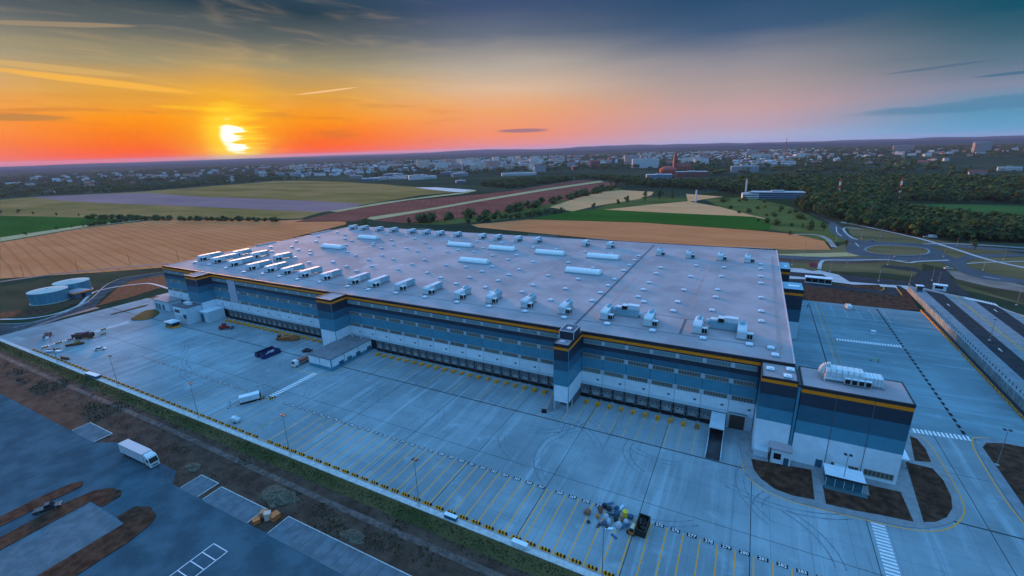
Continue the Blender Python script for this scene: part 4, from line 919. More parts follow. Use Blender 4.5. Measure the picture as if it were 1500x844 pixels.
for x, ys in {-10:(31.5,43,54.1,65.2,82,93.6,105,115.6), 5.6:(43.3,53.7,65.3,82,94), 9.1:(25.9,37.7), 21.1:(31.3,42.6,59.4,82.2,104), 33.9:(26,37.3,54.2,65,87.2,105), 50:(31.9,42.9,59.9,81.8,93.5,108,118),
              -25.7:(26,42.8,59.3,82,116), -41.3:(31.5,42.7,60.1,88,116), -59.6:(31.7,43.4,54.4,65.7,83,117), -53.5:(26,), -75.3:(31.5,43.1,55,65.8,83,94.3,117), -88.3:(37.5,60,88.7,117), -100.5:(43,59.7,123), -104.1:(93.6,105.2), -116.1:(94.7,), -119.6:(43.1,54.6,65.8,88.6,123),
              -138.2:(32.1,43.3,60.4,82.9,94.9,117), -151.5:(37.8,54.7,66,88.4,107.1), -167.3:(60.3,82.9,94.1,116.8,43), -180.2:(66.2,88.7,106.9,123.5,37), -184.2:(93.3,), -199.2:(83.1,123.3,54,43), -206.4:(95.4,60), -217.8:(99.9,60,45), -230.2:(111.7,50,65,85), -245:(60,80,100,118,45)}.items():
    for y in ys: V.add((x, y))
for i, (x, y, L) in enumerate(FR): V.add((x+3.7, y-3.6))
V.add((52.5, 9.0)); V.add((53.5, 4.0))
for x, y in sorted(V):
    o = put('smoke_vent', sv, wh, (x, y, H)); put('vent_lid', lid, o)
for x, y in ((52.2, -4.5), (56.2, -7.5), (57, -3)):
    o = put('smoke_vent', sv, of, (x, y, 23.3)); put('vent_lid', lid, o)
k = MB(); k.tube((54.5, 2.5, 24), (54.5, 2.5, 28), .06, 6); k.build('lightning_rod', MT['steel'], wh)
# roof ladders and railings on the far edge
for x, w in ((-95, 22), (-52, 14), (40, 16), (-190, 14)):
    m = MB(); yy = RL+(x-XL)/(XR-XL)*(RRt-RL)-.6
    for q in np.arange(0, w+.1, 2): m.tube((x+q, yy, H), (x+q, yy, H+1.3), .06, 4)
    for z in (.7, 1.3): m.tube((x, yy, H+z), (x+w, yy, H+z), .05, 4)
    m.build('roof_railing', MT['canopy'], wh)
for y, w in ((60, 14), (105, 20)):
    MB().box(XL-1.4, y, H-.5, XL+.8, y+w, H+.5).build('roof_upstand', MT['roof'], wh)

# ------------------------------------------------------------------ vehicles
wheel_me = MB().tube((0, -.15, 0), (0, .15, 0), .5, 12).mesh('wheel', MT['rubber']); rim_me = MB().tube((0, -.17, 0), (0, .17, 0), .26, 8).mesh('rim', MT['steel'])
def wheels(t, pts, s=1.0):
    for x, y in pts:
        w = put('wheel', wheel_me, t, (x, y, .5*s)); w.scale = (s, 1, s); put('rim', rim_me, w)
def car(label, loc, rz, col, cat='car', L=4.5, Wd=1.8, Hc=1.45, van=False, pickup=False):
    t = thing('parked_van' if van else 'parked_car', label, cat, loc, rz); h = Wd/2
    paint_ = colour('car_paint_%d' % int(sum(c*1000*(i+1) for i, c in enumerate(col))), col, .25, .5)
    if van: pr = [(-L/2, .35), (L/2, .35), (L/2, .95), (L/2-.5, 1.15), (L/2-1.2, Hc-.1), (L/2-1.6, Hc), (-L/2+.1, Hc), (-L/2, Hc-.2)]
    else: pr = [(-L/2, .32), (L/2, .32), (L/2, .66), (L/2-.35, .80), (L/2-1.2, .90), (-L/2+.6, .92), (-L/2, .86)]
    b = MB().profile([(x, z) for x, z in pr], 1, -h, h).build('body', paint_, t)
    if not van:
        m = MB(); z0, z1 = .9, Hc; x0, x1, x2, x3 = (-L/2+.45, -L/2+1.05, L/2-2.05, L/2-1.15) if not pickup else (-.5, -.4, L/2-2.0, L/2-1.2)
        q = [(x0, z0), (x3, z0), (x2, z1), (x1, z1)]
        c0 = [(x, -h*.93, z) if z == z0 else (x, -h*.78, z) for x, z in q]; c1 = [(x, -y, z) for x, y, z in c0]
        for i in range(4):
            j = (i+1) % 4; m.face([c0[i], c1[i], c1[j], c0[j]], 1 if i == 2 else 0)
        m.face(c0); m.face(c1[::-1]); cb = m.build('cabin_glass', [MT['vglass'], paint_], t)
        MB().box(x1+.02, -h*.76, z1-.01, x2-.02, h*.76, z1+.045).build('roof', paint_, t)
    else:
        m = MB(); m.box(-.2, -h-.015, Hc*.55, L/2-1.5, h+.015, Hc*.82); m.build('side_glass', MT['vglass'], t)
        m = MB(); m.face([(L/2-.48, -h*.85, 1.2), (L/2-.48, h*.85, 1.2), (L/2-1.16, h*.8, Hc-.12), (L/2-1.16, -h*.8, Hc-.12)]); 
        for i, v in enumerate(m.v): m.v[i] = (v[0]+.03, v[1], v[2]+.02)
        m.build('windscreen', MT['vglass'], t)
    for s in (-1, 1):
        MB().box(L/2-.02, s*h*.72-.18, .58, L/2+.03, s*h*.72+.18, .74).build('headlight', MT['lens'], t)
        MB().box(-L/2-.03, s*h*.78-.14, .62, -L/2+.02, s*h*.78+.14, .82).build('tail_light', colour('tail_red', (.35, .02, .02), .3), t)
    wheels(t, [(L*.31, -h+.1), (L*.31, h-.1), (-L*.30, -h+.1), (-L*.30, h-.1)], .64); return t
def semi(label, loc, rz):
    t = thing('box_truck', label, 'lorry', loc, rz)                    # x forward, rear at 0, 16 long
    tr = MB().box(0, -1.28, 1.15, 12.9, 1.28, 3.95).build('trailer', MT['tarp'], t)
    k = MB(); k.box(-.02, -1.31, 3.85, 12.94, 1.31, 3.98); k.box(-.02, -1.31, 1.1, 12.94, 1.31, 1.25); k.box(12.88, -1.3, 1.2, 12.95, 1.3, 3.9); k.build('trailer_frame', MT['pillar'], tr)
    MB().box(.1, -.5, .7, 15.4, .5, 1.1).build('chassis', MT['dark'], t); MB().box(3.5, -1.22, .45, 8.5, 1.22, 1.05).build('side_guard', MT['dark'], t)
    cb = MB().profile([(13.4, .45), (15.9, .45), (15.95, 1.5), (15.75, 2.2), (15.4, 3.2), (14.9, 3.55), (13.4, 3.6)], 1, -1.22, 1.22).build('cab', MT['white_body'], t)
    m = MB(); m.face([(15.98, -1.08, 1.62), (15.98, 1.08, 1.62), (15.52, 1.0, 2.95), (15.52, -1.0, 2.95)]); m.build('windscreen', MT['vglass'], cb)
    m = MB(); m.box(14.3, -1.24, 1.75, 15.4, -1.221, 2.7); m.box(14.3, 1.221, 1.75, 15.4, 1.24, 2.7); m.build('side_glass', MT['vglass'], cb)
    MB().box(15.94, -1.0, .55, 16.02, 1.0, 1.05).build('grille', MT['dock_grey'], cb); MB().box(15.9, -1.2, .35, 16.1, 1.2, .54).build('bumper', MT['white_body'], cb)
    MB().profile([(13.4, 3.6), (14.7, 3.56), (13.6, 3.95), (13.4, 3.95)], 1, -1.1, 1.1).build('wind_deflector', MT['white_body'], cb)
    for s in (-1, 1): MB().box(15.4, s*1.28-.06, 2.0, 15.65, s*1.28+.06, 2.7).build('mirror', MT['dark'], cb); MB().box(15.96, s*.85-.2, .75, 16.04, s*.85+.2, .95).build('headlight', MT['lens'], cb)
    wheels(t, [(x, s*1.1) for x in (1.6, 2.9, 4.2, 13.7, 14.9) for s in (-1, 1)], .98); return t
o = semi('white articulated lorry parked along the earth strip in the dark truck park', (-115.4, -87.4, .02), R(1)); o.scale = (.97, 1, 1)
car('white car with dark windows parked alone on the left part of the yard', (-217.8, -52.2, .004), R(50), (.70, .71, .73))
car('dark pickup with loaded bed between the two upper soil islands', (-106.6, -108.2, .0), R(62), (.03, .035, .04), 'pickup', 5.2, 1.9, 1.7, pickup=True)
car('white van parked by the rear edge of the side yard', (92.4, 137.6, .004), R(95), (.72, .73, .74), 'van', 5.4, 2.0, 2.3, van=True)
car('white car half hidden behind the near blue stair tower', (70.5, 132.5, .004), R(60), (.7, .71, .72))
car('small white van parked on the access road beyond the retaining wall', (91.9, 147.6)+(.05,), R(85), (.7, .71, .72), 'van', 5.2, 2.0, 2.2, van=True) if False else None
car('white car on the dark access road beyond the left turn by the gate', (*(161.2, 249.1), .06), R(15), (.72, .73, .75))
car('silver hatchback leaving the roundabout on the blue road', (*(136.0, 339.1), .06), R(150), (.4, .42, .45))
car('white saloon parked on the far verge before the dark trees', (*(179.3, 371.2), .06), R(10), (.72, .73, .75))
car('white delivery van parked beside the other on the far verge', (*(183.3, 370.9), .06), R(8), (.75, .75, .76), 'van', 6.0, 2.1, 2.5, van=True)
# tractor unit by the annex, rear to the wall
t = thing('parked_truck', 'white and red flatbed truck beside the low annex', 'truck', (-117.6, -25.6, .004), R(-92))
MB().box(-6.8, -.5, .6, 1.2, .5, 1.0).build('chassis', MT['dark'], t)
cb = MB().profile([(0, .5), (1.9, .5), (1.95, 1.5), (1.5, 2.7), (0, 2.75)], 1, -1.15, 1.15).build('cab', MT['white_body'], t)
m = MB(); m.face([(1.97, -1, 1.55), (1.97, 1, 1.55), (1.6, .95, 2.55), (1.6, -.95, 2.55)]); m.build('windscreen', MT['vglass'], cb)
MB().box(-6.8, -1.2, 1.0, -.2, 1.2, 1.25).build('bed', MT['steel'], t); MB().box(-.5, -1.2, 1.25, -.25, 1.2, 2.4).build('headboard', MT['steel'], t)
MB().box(-5.5, -1.0, 1.26, -1.2, .9, 2.3).build('load', colour('brick_load', (.35, .12, .08), .8), t)
wheels(t, [(1.0, -1), (1.0, 1), (-4.2, -1), (-4.2, 1), (-5.4, -1), (-5.4, 1)], .95)
car('black estate car in the shade behind the low annex', (-125.2, -14.2, .004), R(20), (.012, .012, .014))
# red loader
t = thing('red_loader', 'red wheeled loader standing before the left-hand docks', 'loader', (-188.2, -12.0, .004), R(35))
red = colour('machine_red', (.55, .02, .015), .45, .4)
MB().profile([(-2.6, .8), (1.0, .8), (1.0, 1.6), (-.6, 1.9), (-2.6, 1.9)], 1, -.9, .9).build('body', red, t)
cb = MB().box(-1.0, -.7, 1.9, .5, .7, 3.0).build('cab', MT['vglass'], t); MB().box(-1.1, -.8, 3.0, .6, .8, 3.15).build('cab_roof', red, cb)
k = MB(); [k.tube((.2, s*.6, 1.8), (2.8, s*.6, .9), .14, 6) for s in (-1, 1)]; k.build('lift_arm', red, t)
MB().profile([(2.7, .25), (3.9, .25), (3.6, 1.3), (2.7, 1.1)], 1, -1.3, 1.3).build('bucket', colour('bucket_grey', (.12, .12, .13), .5), t)
wheels(t, [(1.1, -1.0), (1.1, 1.0), (-1.7, -1.0), (-1.7, 1.0)], 1.3)
# open blue skips
def skip(label, x, y, rz, col, L=6.5, Wd=2.4, Hh=1.9, load=None):
    t = thing('open_skip', label, 'skip', (x, y, .004), rz); m_ = colour('skip_%d' % int(col[2]*1000+col[0]*5000), col, .5, .35)
    k = MB(); k.box(-L/2, -Wd/2, .15, L/2, Wd/2, .3); k.box(-L/2, -Wd/2, .3, L/2, -Wd/2+.1, Hh); k.box(-L/2, Wd/2-.1, .3, L/2, Wd/2, Hh); k.box(-L/2, -Wd/2+.1, .3, -L/2+.1, Wd/2-.1, Hh); k.box(L/2-.1, -Wd/2+.1, .3, L/2, Wd/2-.1, Hh)
    k.build('shell', m_, t)
    k = MB()
    for i in range(7):
        q = -L/2+.25+(L-.6)*i/6
        for s in (-1, 1): k.box(q-.06, s*(Wd/2+.06)-.06, .3, q+.06, s*(Wd/2+.06)+.06, Hh)
    k.box(-L/2-.06, -Wd/2-.1, Hh, L/2+.06, -Wd/2+.12, Hh+.1); k.box(-L/2-.06, Wd/2-.12, Hh, L/2+.06, Wd/2+.1, Hh+.1); k.box(-L/2-.06, -Wd/2+.12, Hh, -L/2+.12, Wd/2-.12, Hh+.1); k.box(L/2-.12, -Wd/2+.12, Hh, L/2+.06, Wd/2-.12, Hh+.1)
    k.build('ribs', m_, t); MB().box(-L/2+.3, -Wd/2+.2, 0, L/2-.3, Wd/2-.2, .15).build('skids', MT['dark'], t)
    if load:
        rng = random.Random(3); k = MB()
        for _ in range(14):
            a, b_ = rng.uniform(-L/2+.7, L/2-.7), rng.uniform(-Wd/2+.5, Wd/2-.5); s = rng.uniform(.2, .5); k.box(a-s, b_-s*.6, .31, a+s, b_+s*.6, rng.uniform(.9, Hh+.2))
        k.build('load', load, t)
    return t
skip('empty dark blue open skip, rear one of the pair in the yard', -141.0, -23.4, R(86), (.012, .02, .07), 8.0)
skip('blue open skip with white rubbish inside, nearer one of the pair', -137.0, -23.6, R(86), (.012, .03, .13), 8.0, load=colour('white_rubbish', (.6, .6, .62)))
skip('dark green skip standing right of the rubbish heap', 28.6, -50.9, R(88), (.018, .024, .018), 5.0, 2.3, 1.9, load=colour('skip_waste', (.03, .03, .028), .9))
# orange plant and timber before the docks
rng = random.Random(11); orange = colour('orange_plant', (.50, .15, .04), .6, vary=.25, scale=1.5); tim = colour('timber', (.42, .20, .10), .8, vary=.3, scale=1)
for i, (x, y, s, lab) in enumerate([(-149.2, -10.0, 1.0, 'orange site machine at the left end of the orange stacks before the docks'), (-145.8, -8.8, 1.15, 'orange timber formwork stack in the middle of the heap before the docks'), (-142.4, -7.4, 1.0, 'orange timber stack at the right end of the heap before the docks')]):
    t = thing('timber_stack' if i else 'site_machine', lab, 'timber stack' if i else 'machine', (x, y, .004), R(rng.uniform(20, 40)))
    if i:
        for q in range(7):
            a = rng.uniform(-.3, .3); MB().box(-1.9*s+a, -1.3+.1*q*rng.uniform(-1, 1), .1+.28*q, 1.9*s+a, 1.2+.12*q*rng.uniform(-1, 1), .1+.28*q+.2).build('board_layer', tim if q % 2 else orange, t)
        k = MB(); [k.box(qx-.1, -1.2, 0, qx+.1, 1.2, .1) for qx in (-1.2, 0, 1.2)]; k.build('bearers', tim, t)
        k = MB(); [k.tube((rng.uniform(-1.6, 1), rng.uniform(-1, 1), 2.1), (rng.uniform(-.5, 1.8), rng.uniform(-1, 1), 2.3+rng.uniform(0, .5)), .07, 5) for _ in range(8)]; k.build('loose_poles', tim, t)
    else:
        MB().box(-1.4, -.8, .6, 1.4, .8, 1.5).build('body', orange, t); MB().box(-.6, -.7, 1.5, .6, .7, 2.6).build('cab', MT['vglass'], t); MB().box(-.7, -.8, 2.6, .7, .8, 2.75).build('cab_roof', orange, t); k = MB(); k.tube((1.2, 0, 1.3), (2.4, 0, 2.6), .16, 6); k.tube((2.4, 0, 2.6), (3.2, 0, .6), .13, 6); k.build('boom', orange, t); wheels(t, [(.9, -.8), (.9, .8), (-.9, -.8), (-.9, .8)], .9)
# white generator cabinet with fence panels
t = thing('generator_cabinet', 'long white generator cabinet on a dark base, fenced, in the open yard', 'generator', (-109.0, -52.3, .004), R(58))
MB().box(-3.2, -1.2, 0, 3.2, 1.2, .7).build('base', MT['dark'], t); b = MB().box(-3.1, -1.15, .7, 3.1, 1.15, 2.5).build('cabinet', MT['white_body'], t); MB().box(-3.2, -1.25, 2.5, 3.2, 1.25, 2.65).build('roof', MT['white'], t)
for x in (-2, 0, 2): MB().box(x-.8, -1.19, .9, x+.8, -1.151, 2.3).build('door_panel', MT['canopy'], b)
MB().box(3.1, -.8, .8, 3.6, .8, 2.2).build('radiator', MT['dark'], t)
for i, (x, y, a) in enumerate(((-113.6, -56.8, 150), (-110.6, -57.6, 60), (-105.4, -48.6, 60))):
    f = thing('fence_panel', ['mesh fence panel at the left end of the white generator', 'mesh fence panel along the near side of the white generator', 'mesh fence panel at the right end of the white generator'][i], 'fence panel', (x, y, .004), R(a), 'mesh fence panels round the generator')
    k = MB()
    for z in (.1, 1.0, 1.95): k.tube((-1.6, 0, z), (1.6, 0, z), .035, 4)
    for q in (-1.6, 1.6): k.tube((q, 0, 0), (q, 0, 2), .035, 4)
    k.build('frame', MT['steel'], f); k = MB()
    for q in np.arange(-1.4, 1.5, .28): k.tube((q, 0, .1), (q, 0, 1.95), .012, 3, caps=False)
    k.build('mesh_wires', MT['steel'], f)
    for q in (-1.5, 1.5): MB().box(q-.3, -.15, 0, q+.3, .15, .14).build('foot', MT['dock_grey'], f)
t = thing('tow_compressor', 'small white towable compressor with dark tarpaulin on the open yard', 'compressor', (-100.4, -63.0, .004), R(15))
MB().profile([(-1.4, .5), (1.2, .5), (1.4, 1.1), (1.0, 1.6), (-1.2, 1.7), (-1.4, 1.3)], 1, -.75, .75).build('hood', MT['canopy'], t); MB().box(-1.3, -.7, 1.62, -.1, .7, 1.95).build('cover', MT['white'], t); k = MB(); k.tube((-1.4, 0, .55), (-2.7, 0, .45), .06, 5); k.build('drawbar', MT['dark'], t); wheels(t, [(0, -.8), (0, .8)], .7)
# things in the left corner of the yard
t = thing('open_trailer', 'brown boarded trailer with dark load in the left yard', 'trailer', (-243.5, -48.5, .004), R(30))
MB().box(-4.5, -1.3, .9, 4.5, 1.3, 1.1).build('bed', MT['dark'], t); bro = colour('trailer_brown', (.10, .055, .04), .8)
for i in range(6): MB().box(-4.5+1.5*i+.03, -1.34, 1.1, -3.0+1.5*i-.03, -1.26, 2.6).build('side_board', bro, t); MB().box(-4.5+1.5*i+.03, 1.26, 1.1, -3.0+1.5*i-.03, 1.34, 2.6).build('side_board', bro, t)
MB().box(-4.4, -1.2, 1.1, 4.4, 1.2, 2.4).build('load', colour('dark_load', (.05, .04, .04), .9), t); MB().box(.5, -.9, 2.4, 2.4, .9, 3.3).build('bundle', colour('purple_load', (.15, .08, .12), .8), t); wheels(t, [(x, s*1.1) for x in (-2.8, -1.6, 3) for s in (-1, 1)], .9)
for i, (x, y, a, lab) in enumerate([(-263.0, -55.5, -30, 'dark tangled pile of scaffold frames in the left yard corner'), (-238.0, -63.0, 40, 'black covered pallet by the left end of the front kerb')]):
    t = thing('material_pile', lab, 'pile', (x, y, .004), R(a)); rng = random.Random(20+i)
    for q in range(9 if i == 0 else 4):
        a0, b0 = rng.uniform(-4, 4) if i == 0 else rng.uniform(-1, 1), rng.uniform(-1.2, 1.2); l = rng.uniform(.8, 1.8)
        MB().box(a0-l, b0-.5, .1*q, a0+l, b0+.5, .1*q+rng.uniform(.5, 1.2)).build('bundle', colour('pile_dark', (.055, .05, .06), .8) if q % 3 else MT['canopy'], t)
    if i == 0:
        k = MB(); [k.tube((rng.uniform(-5, 3), rng.uniform(-1.5, 1.5), rng.uniform(.2, 1.5)), (rng.uniform(-3, 5), rng.uniform(-1.5, 1.5), rng.uniform(.8, 2.2)), .07, 5) for _ in range(16)]; k.build('loose_poles', MT['steel'], t)
for i, (x, y, a, L, lab) in enumerate([(-236.4, -54.6, 55, 7.0, 'long rusty steel beam lying between the striped blocks'), (-220.6, -64.0, 10, 5.5, 'short rusty steel beam by the front kerb lamp')]):
    t = thing('steel_beam', lab, 'beam', (x, y, .2), R(a)); ru = colour('rusty_steel', (.20, .085, .045), .85, vary=.3, scale=2)
    MB().box(-L/2, -.35, 0, L/2, .35, .12).build('lower_flange', ru, t); MB().box(-L/2, -.35, .78, L/2, .35, .9).build('upper_flange', ru, t); MB().box(-L/2, -.08, .12, L/2, .08, .78).build('web', ru, t); MB().box(-L/2+.5, -.5, -.2, L/2-.5, .5, 0).build('bearers', MT['dark'], t)
def crate(label, x, y, z0, rz, w, d, h, mat, lidmat, name='storage_box', cat='box'):
    t = thing(name, label, cat, (x, y, z0), rz)
    MB().box(-w/2, -d/2, .12, w/2, d/2, h).build('body', mat, t); MB().box(-w/2-.06, -d/2-.06, h, w/2+.06, d/2+.06, h+.1).build('lid', lidmat, t); k = MB(); [k.box(q*w/2*.7-.12, -d/2, 0, q*w/2*.7+.12, d/2, .12) for q in (-1, 0, 1)]; k.build('skids', MT['dark'], t); return t
crate('white site cabin lid standing on the front kerb far left', -186.8, -67.2, .14, R(3), 8.4, 1.6, 1.2, MT['mid'], MT['white'], 'kerb_cabinet', 'cabinet')
crate('white electric cabinet on the front kerb below the bay numbered 257', -12.6, -67.1, .14, 0, 3.3, .9, 1.0, MT['mid'], MT['white'], 'kerb_cabinet', 'cabinet')
crate('white cabinet with red label on the front kerb by the double yellow line', 5.6, -67.1, .14, 0, 3.6, 1.0, 1.0, MT['white'], MT['white'], 'kerb_cabinet', 'cabinet')
crate('small white tub on the left yard near the kerb', -233.2, -61.8, .004, R(20), 2.6, 1.2, .8, MT['canopy'], MT['white'])
# orange and white heap in the truck park notch
for i, (x, y, w, h, m_, lab) in enumerate([(-54.2, -85.8, 1.6, 1.5, tim, 'orange crate at the right of the notch between truck bays'), (-52.5, -86.0, 1.4, 1.9, colour('cream_bag', (.55, .45, .38)), 'cream sack in the middle of the notch between truck bays'), (-54.0, -88.0, 1.5, 1.1, orange, 'rust coloured tub at the near edge of the notch'), (-51.2, -85.2, 2.0, 1.3, orange, 'pale orange box at the back of the notch')]):
    crate(lab, x, y, -.05, R(25+20*i), w, w*.9, h, m_, m_)
# rubbish heap in front: separate bags, drums, tubs and boards
def bag(label, x, y, s, mat, h=1.0, name='big_bag', cat='bag'):
    rng = random.Random(int(x*100)); t = thing(name, label, cat, (x, y, .004), R(rng.uniform(0, 90))); m = MB(); n_ = 10
    for z, r_ in ((0, .85), (.25, 1.05), (.6, 1.0), (.85, .8), (1.0, .55)):
        for i in range(n_): a = 2*math.pi*i/n_; q = s*r_*rng.uniform(.88, 1.1)/max(abs(math.cos(a)), abs(math.sin(a)))**.9; m.v.append((q*math.cos(a), q*math.sin(a), z*h))
    for k in range(4):
        for i in range(n_): j = (i+1) % n_; m.f.append((k*n_+i, k*n_+j, k*n_+n_+j, k*n_+n_+i)); m.m.append(0)
    m.f.append(tuple(range(4*n_, 5*n_))); m.m.append(0); m.build('sack', mat, t)
    MB().tube((0, 0, h*.97), (0, 0, h*1.12), s*.3, 8, s*.18).build('knotted_top', mat, t); return t
wb_, bl, dk, bn, ye_ = colour('white_bag', (.46, .52, .58), .8), colour('blue_bag', (.025, .10, .19), .7), colour('dark_bag', (.02, .03, .04), .6), colour('brown_bag', (.30, .12, .07), .8), colour('yellow_tub', (.75, .55, .04), .5)
HP = [(15.9,-51.6,.9,bn,.9,'round rust brown sack at the left end of the rubbish heap'),(18.6,-50.0,.55,bn,1.5,'tall brown sack left in the rubbish heap'),(18.4,-51.8,.5,colour('orange_bag', (.6, .25, .08)),.9,'orange sack at the near left of the rubbish heap'),
      (19.0,-48.0,.6,dk,.9,'black sack at the back left of the rubbish heap'),(20.2,-48.3,.8,dk,.7,'dark blue sack behind the white bags'),(20.4,-51.6,.75,wb_,1.3,'large white bag with black mouth, left one of the pair'),(21.3,-52.4,.6,wb_,1.0,'smaller white bag leaning on the left pair'),
      (20.4,-53.2,.7,bl,.7,'flat blue sack at the near side of the rubbish heap'),(22.4,-49.4,.8,bl,1.0,'blue sack in the middle of the rubbish heap'),(21.9,-47.6,.7,bl,.9,'light blue sack at the back of the rubbish heap'),(23.6,-52.6,.85,wb_,1.2,'large white bag, right one of the pair'),
      (24.9,-50.9,.7,wb_,1.0,'white bag at the right rear of the heap'),(24.0,-50.3,.55,bn,.8,'brown sack under the yellow tub'),(25.4,-48.6,.75,bl,.7,'blue sack at the right rear of the heap'),(26.0,-53.2,.5,dk,.7,'black sack at the right edge of the rubbish heap'),(22.6,-51.0,.6,dk,.9,'black sack between the two large white bags'),(18.0,-49.0,.5,bl,.6,'small blue sack at the back left of the heap'),(17.0,-54.2,.42,dk,.5,'small black sack lying apart, left of the heap')]
for x, y, s, m_, h, lab in HP: bag(lab, x, y, s*.8, m_, h*1.2)
t = thing('yellow_drum', 'yellow drum on top of the rubbish heap', 'drum', (24.2, -48.9, .004)); MB().tube((0, 0, .0), (0, 0, 1.6), .62, 12).build('drum', ye_, t); MB().tube((0, 0, 1.6), (0, 0, 1.68), .66, 12).build('rim', ye_, t); MB().tube((.2, .1, 1.68), (.2, .1, 1.76), .1, 6).build('bung', MT['dark'], t)
rng = random.Random(5)
for i, (x, y, a, L, m_) in enumerate([(19.6, -47.2, 40, 3, bl), (22.8, -46.8, 75, 2.6, MT['canopy']), (21.2, -50.2, 10, 2.8, dk), (24.9, -52.0, 60, 2.4, bl), (22.0, -53.8, 25, 2.2, MT['white']), (23.4, -55.6, -30, 1.7, bl), (19.4, -54.0, 85, 1.6, dk)]):
    t = thing('loose_board', ['blue board sticking out at the back left of the heap', 'pale board propped at the top of the heap', 'black board across the middle of the heap', 'blue board on the right slope of the heap', 'white board at the foot of the heap', 'dark blue plank lying apart below the heap', 'short black board at the near left foot of the heap'][i], 'board', (x, y, .05+(.5 if i in (0, 1, 2, 3) else 0)), R(a)); t.rotation_euler.x = R(rng.uniform(-25, 25) if i < 4 else 0)
    MB().box(-L/2, -.3, 0, L/2, .3, .07).build('board', m_, t); MB().box(-L/2+.2, -.32, .07, -L/2+.35, .32, .13).box(L/2-.35, -.32, .07, L/2-.2, .32, .13).build('battens', MT['dock_grey'], t)
t = thing('dumper_cart', 'orange and white motor dumper right of the rubbish heap', 'dumper', (26.9, -52.3, .004), R(82))
MB().profile([(-1.6, .5), (1.6, .5), (1.7, .9), (1.0, 1.1), (-1.5, 1.1)], 1, -.6, .6).build('body', orange, t); MB().box(-.9, -.5, 1.1, .8, .5, 1.45).build('hopper', colour('cream_tub', (.62, .55, .40)), t); MB().box(-1.5, -.4, 1.1, -1.0, .4, 1.6).build('seat', MT['dark'], t); wheels(t, [(1.1, -.6), (1.1, .6), (-1.1, -.6), (-1.1, .6)], .7)
# small box by the middle tower and side-yard cabinet
crate('black box on the ground before the open stair of the middle tower', -10.8, -15.6, .004, R(20), 1.6, 1.1, .8, MT['dark'], MT['dark'])
crate('upright white cabinet alone in the side yard', 96.6, 101.6, .004, R(5), 1.6, 1.2, 2.0, MT['canopy'], MT['white'], 'upright_cabinet', 'cabinet')
# people in the side yard
def person(label, loc, rz, top, legs, stride=.18):
    me = bpy.data.meshes.new('person'); bm = bmesh.new()
    J = {'pelvis': (0, 0, .95), 'chest': (0, .02, 1.32), 'neck': (0, .02, 1.5), 'head': (0, .04, 1.62), 'crown': (0, .04, 1.75), 'hl': (-.1, 0, .9), 'kl': (-.11, stride, .5), 'al': (-.11, stride*.6, .08), 'tl': (-.12, stride*.6+.2, .03), 'hr': (.1, 0, .9), 'kr': (.11, .02, .5), 'ar': (.11, -stride, .08), 'tr': (.12, -stride+.2, .03),
         'sl': (-.2, .02, 1.42), 'el': (-.27, -.04, 1.14), 'wl': (-.27, .1, .92), 'fl': (-.27, .14, .82), 'sr': (.2, .02, 1.42), 'er': (.27, .02, 1.14), 'wr': (.26, .12, .92), 'fr': (.26, .16, .82)}
    Rd = dict(pelvis=.16, chest=.18, neck=.07, head=.11, crown=.09, hl=.11, kl=.075, al=.055, tl=.05, hr=.11, kr=.075, ar=.055, tr=.05, sl=.08, el=.055, wl=.04, fl=.04, sr=.08, er=.055, wr=.04, fr=.04)
    E_ = ['pelvis chest', 'chest neck', 'neck head', 'head crown', 'pelvis hl', 'hl kl', 'kl al', 'al tl', 'pelvis hr', 'hr kr', 'kr ar', 'ar tr', 'chest sl', 'sl el', 'el wl', 'wl fl', 'chest sr', 'sr er', 'er wr', 'wr fr']
    V_ = {k: bm.verts.new(p) for k, p in J.items()}
    for e in E_: a, b = e.split(); bm.edges.new((V_[a], V_[b]))
    bm.to_mesh(me); bm.free(); o = bpy.data.objects.new('person', me); C.objects.link(o); o.location = loc; o.rotation_euler.z = rz
    me.materials.append(legs)
    sk = o.modifiers.new('skin', 'SKIN'); o.modifiers.new('smooth', 'SUBSURF').levels = 1; o.modifiers['smooth'].render_levels = 1
    for i, k in enumerate(J): me.skin_vertices[0].data[i].radius = (Rd[k], Rd[k]); 
    me.skin_vertices[0].data[0].use_root = True
    tag(o, label, 'person')
    m = MB(); 
    for z0, z1, r0, r1 in ((.92, 1.2, .215, .22), (1.2, 1.46, .22, .19)): m.tube((0, .01, z0), (0, .02, z1), r0, 12, r1, caps=False)
    m.build('vest', top, o); m = MB(); m.tube((0, .04, 1.68), (0, .04, 1.8), .14, 12, .08); m.tube((0, .06, 1.67), (0, .06, 1.69), .17, 12); m.build('helmet', MT['white_body'], o)
    return o
if True:
    hv = colour('hi_vis_yellow', (.55, .75, .05), .7); tr = colour('dark_trousers', (.02, .025, .035), .9)
    person('person in a yellow high visibility vest and white helmet, left one in the side yard', (90.6, 70.0, .004), R(20), hv, tr)
    person('person in a yellow high visibility vest and white helmet, right one in the side yard', (93.0, 70.3, .004), R(-30), hv, tr, .1)
    person('person in dark clothes standing at the rear edge of the side yard', (74.3, 131.5, .004), R(160), colour('dark_jacket', (.03, .03, .04), .9), tr, .05)

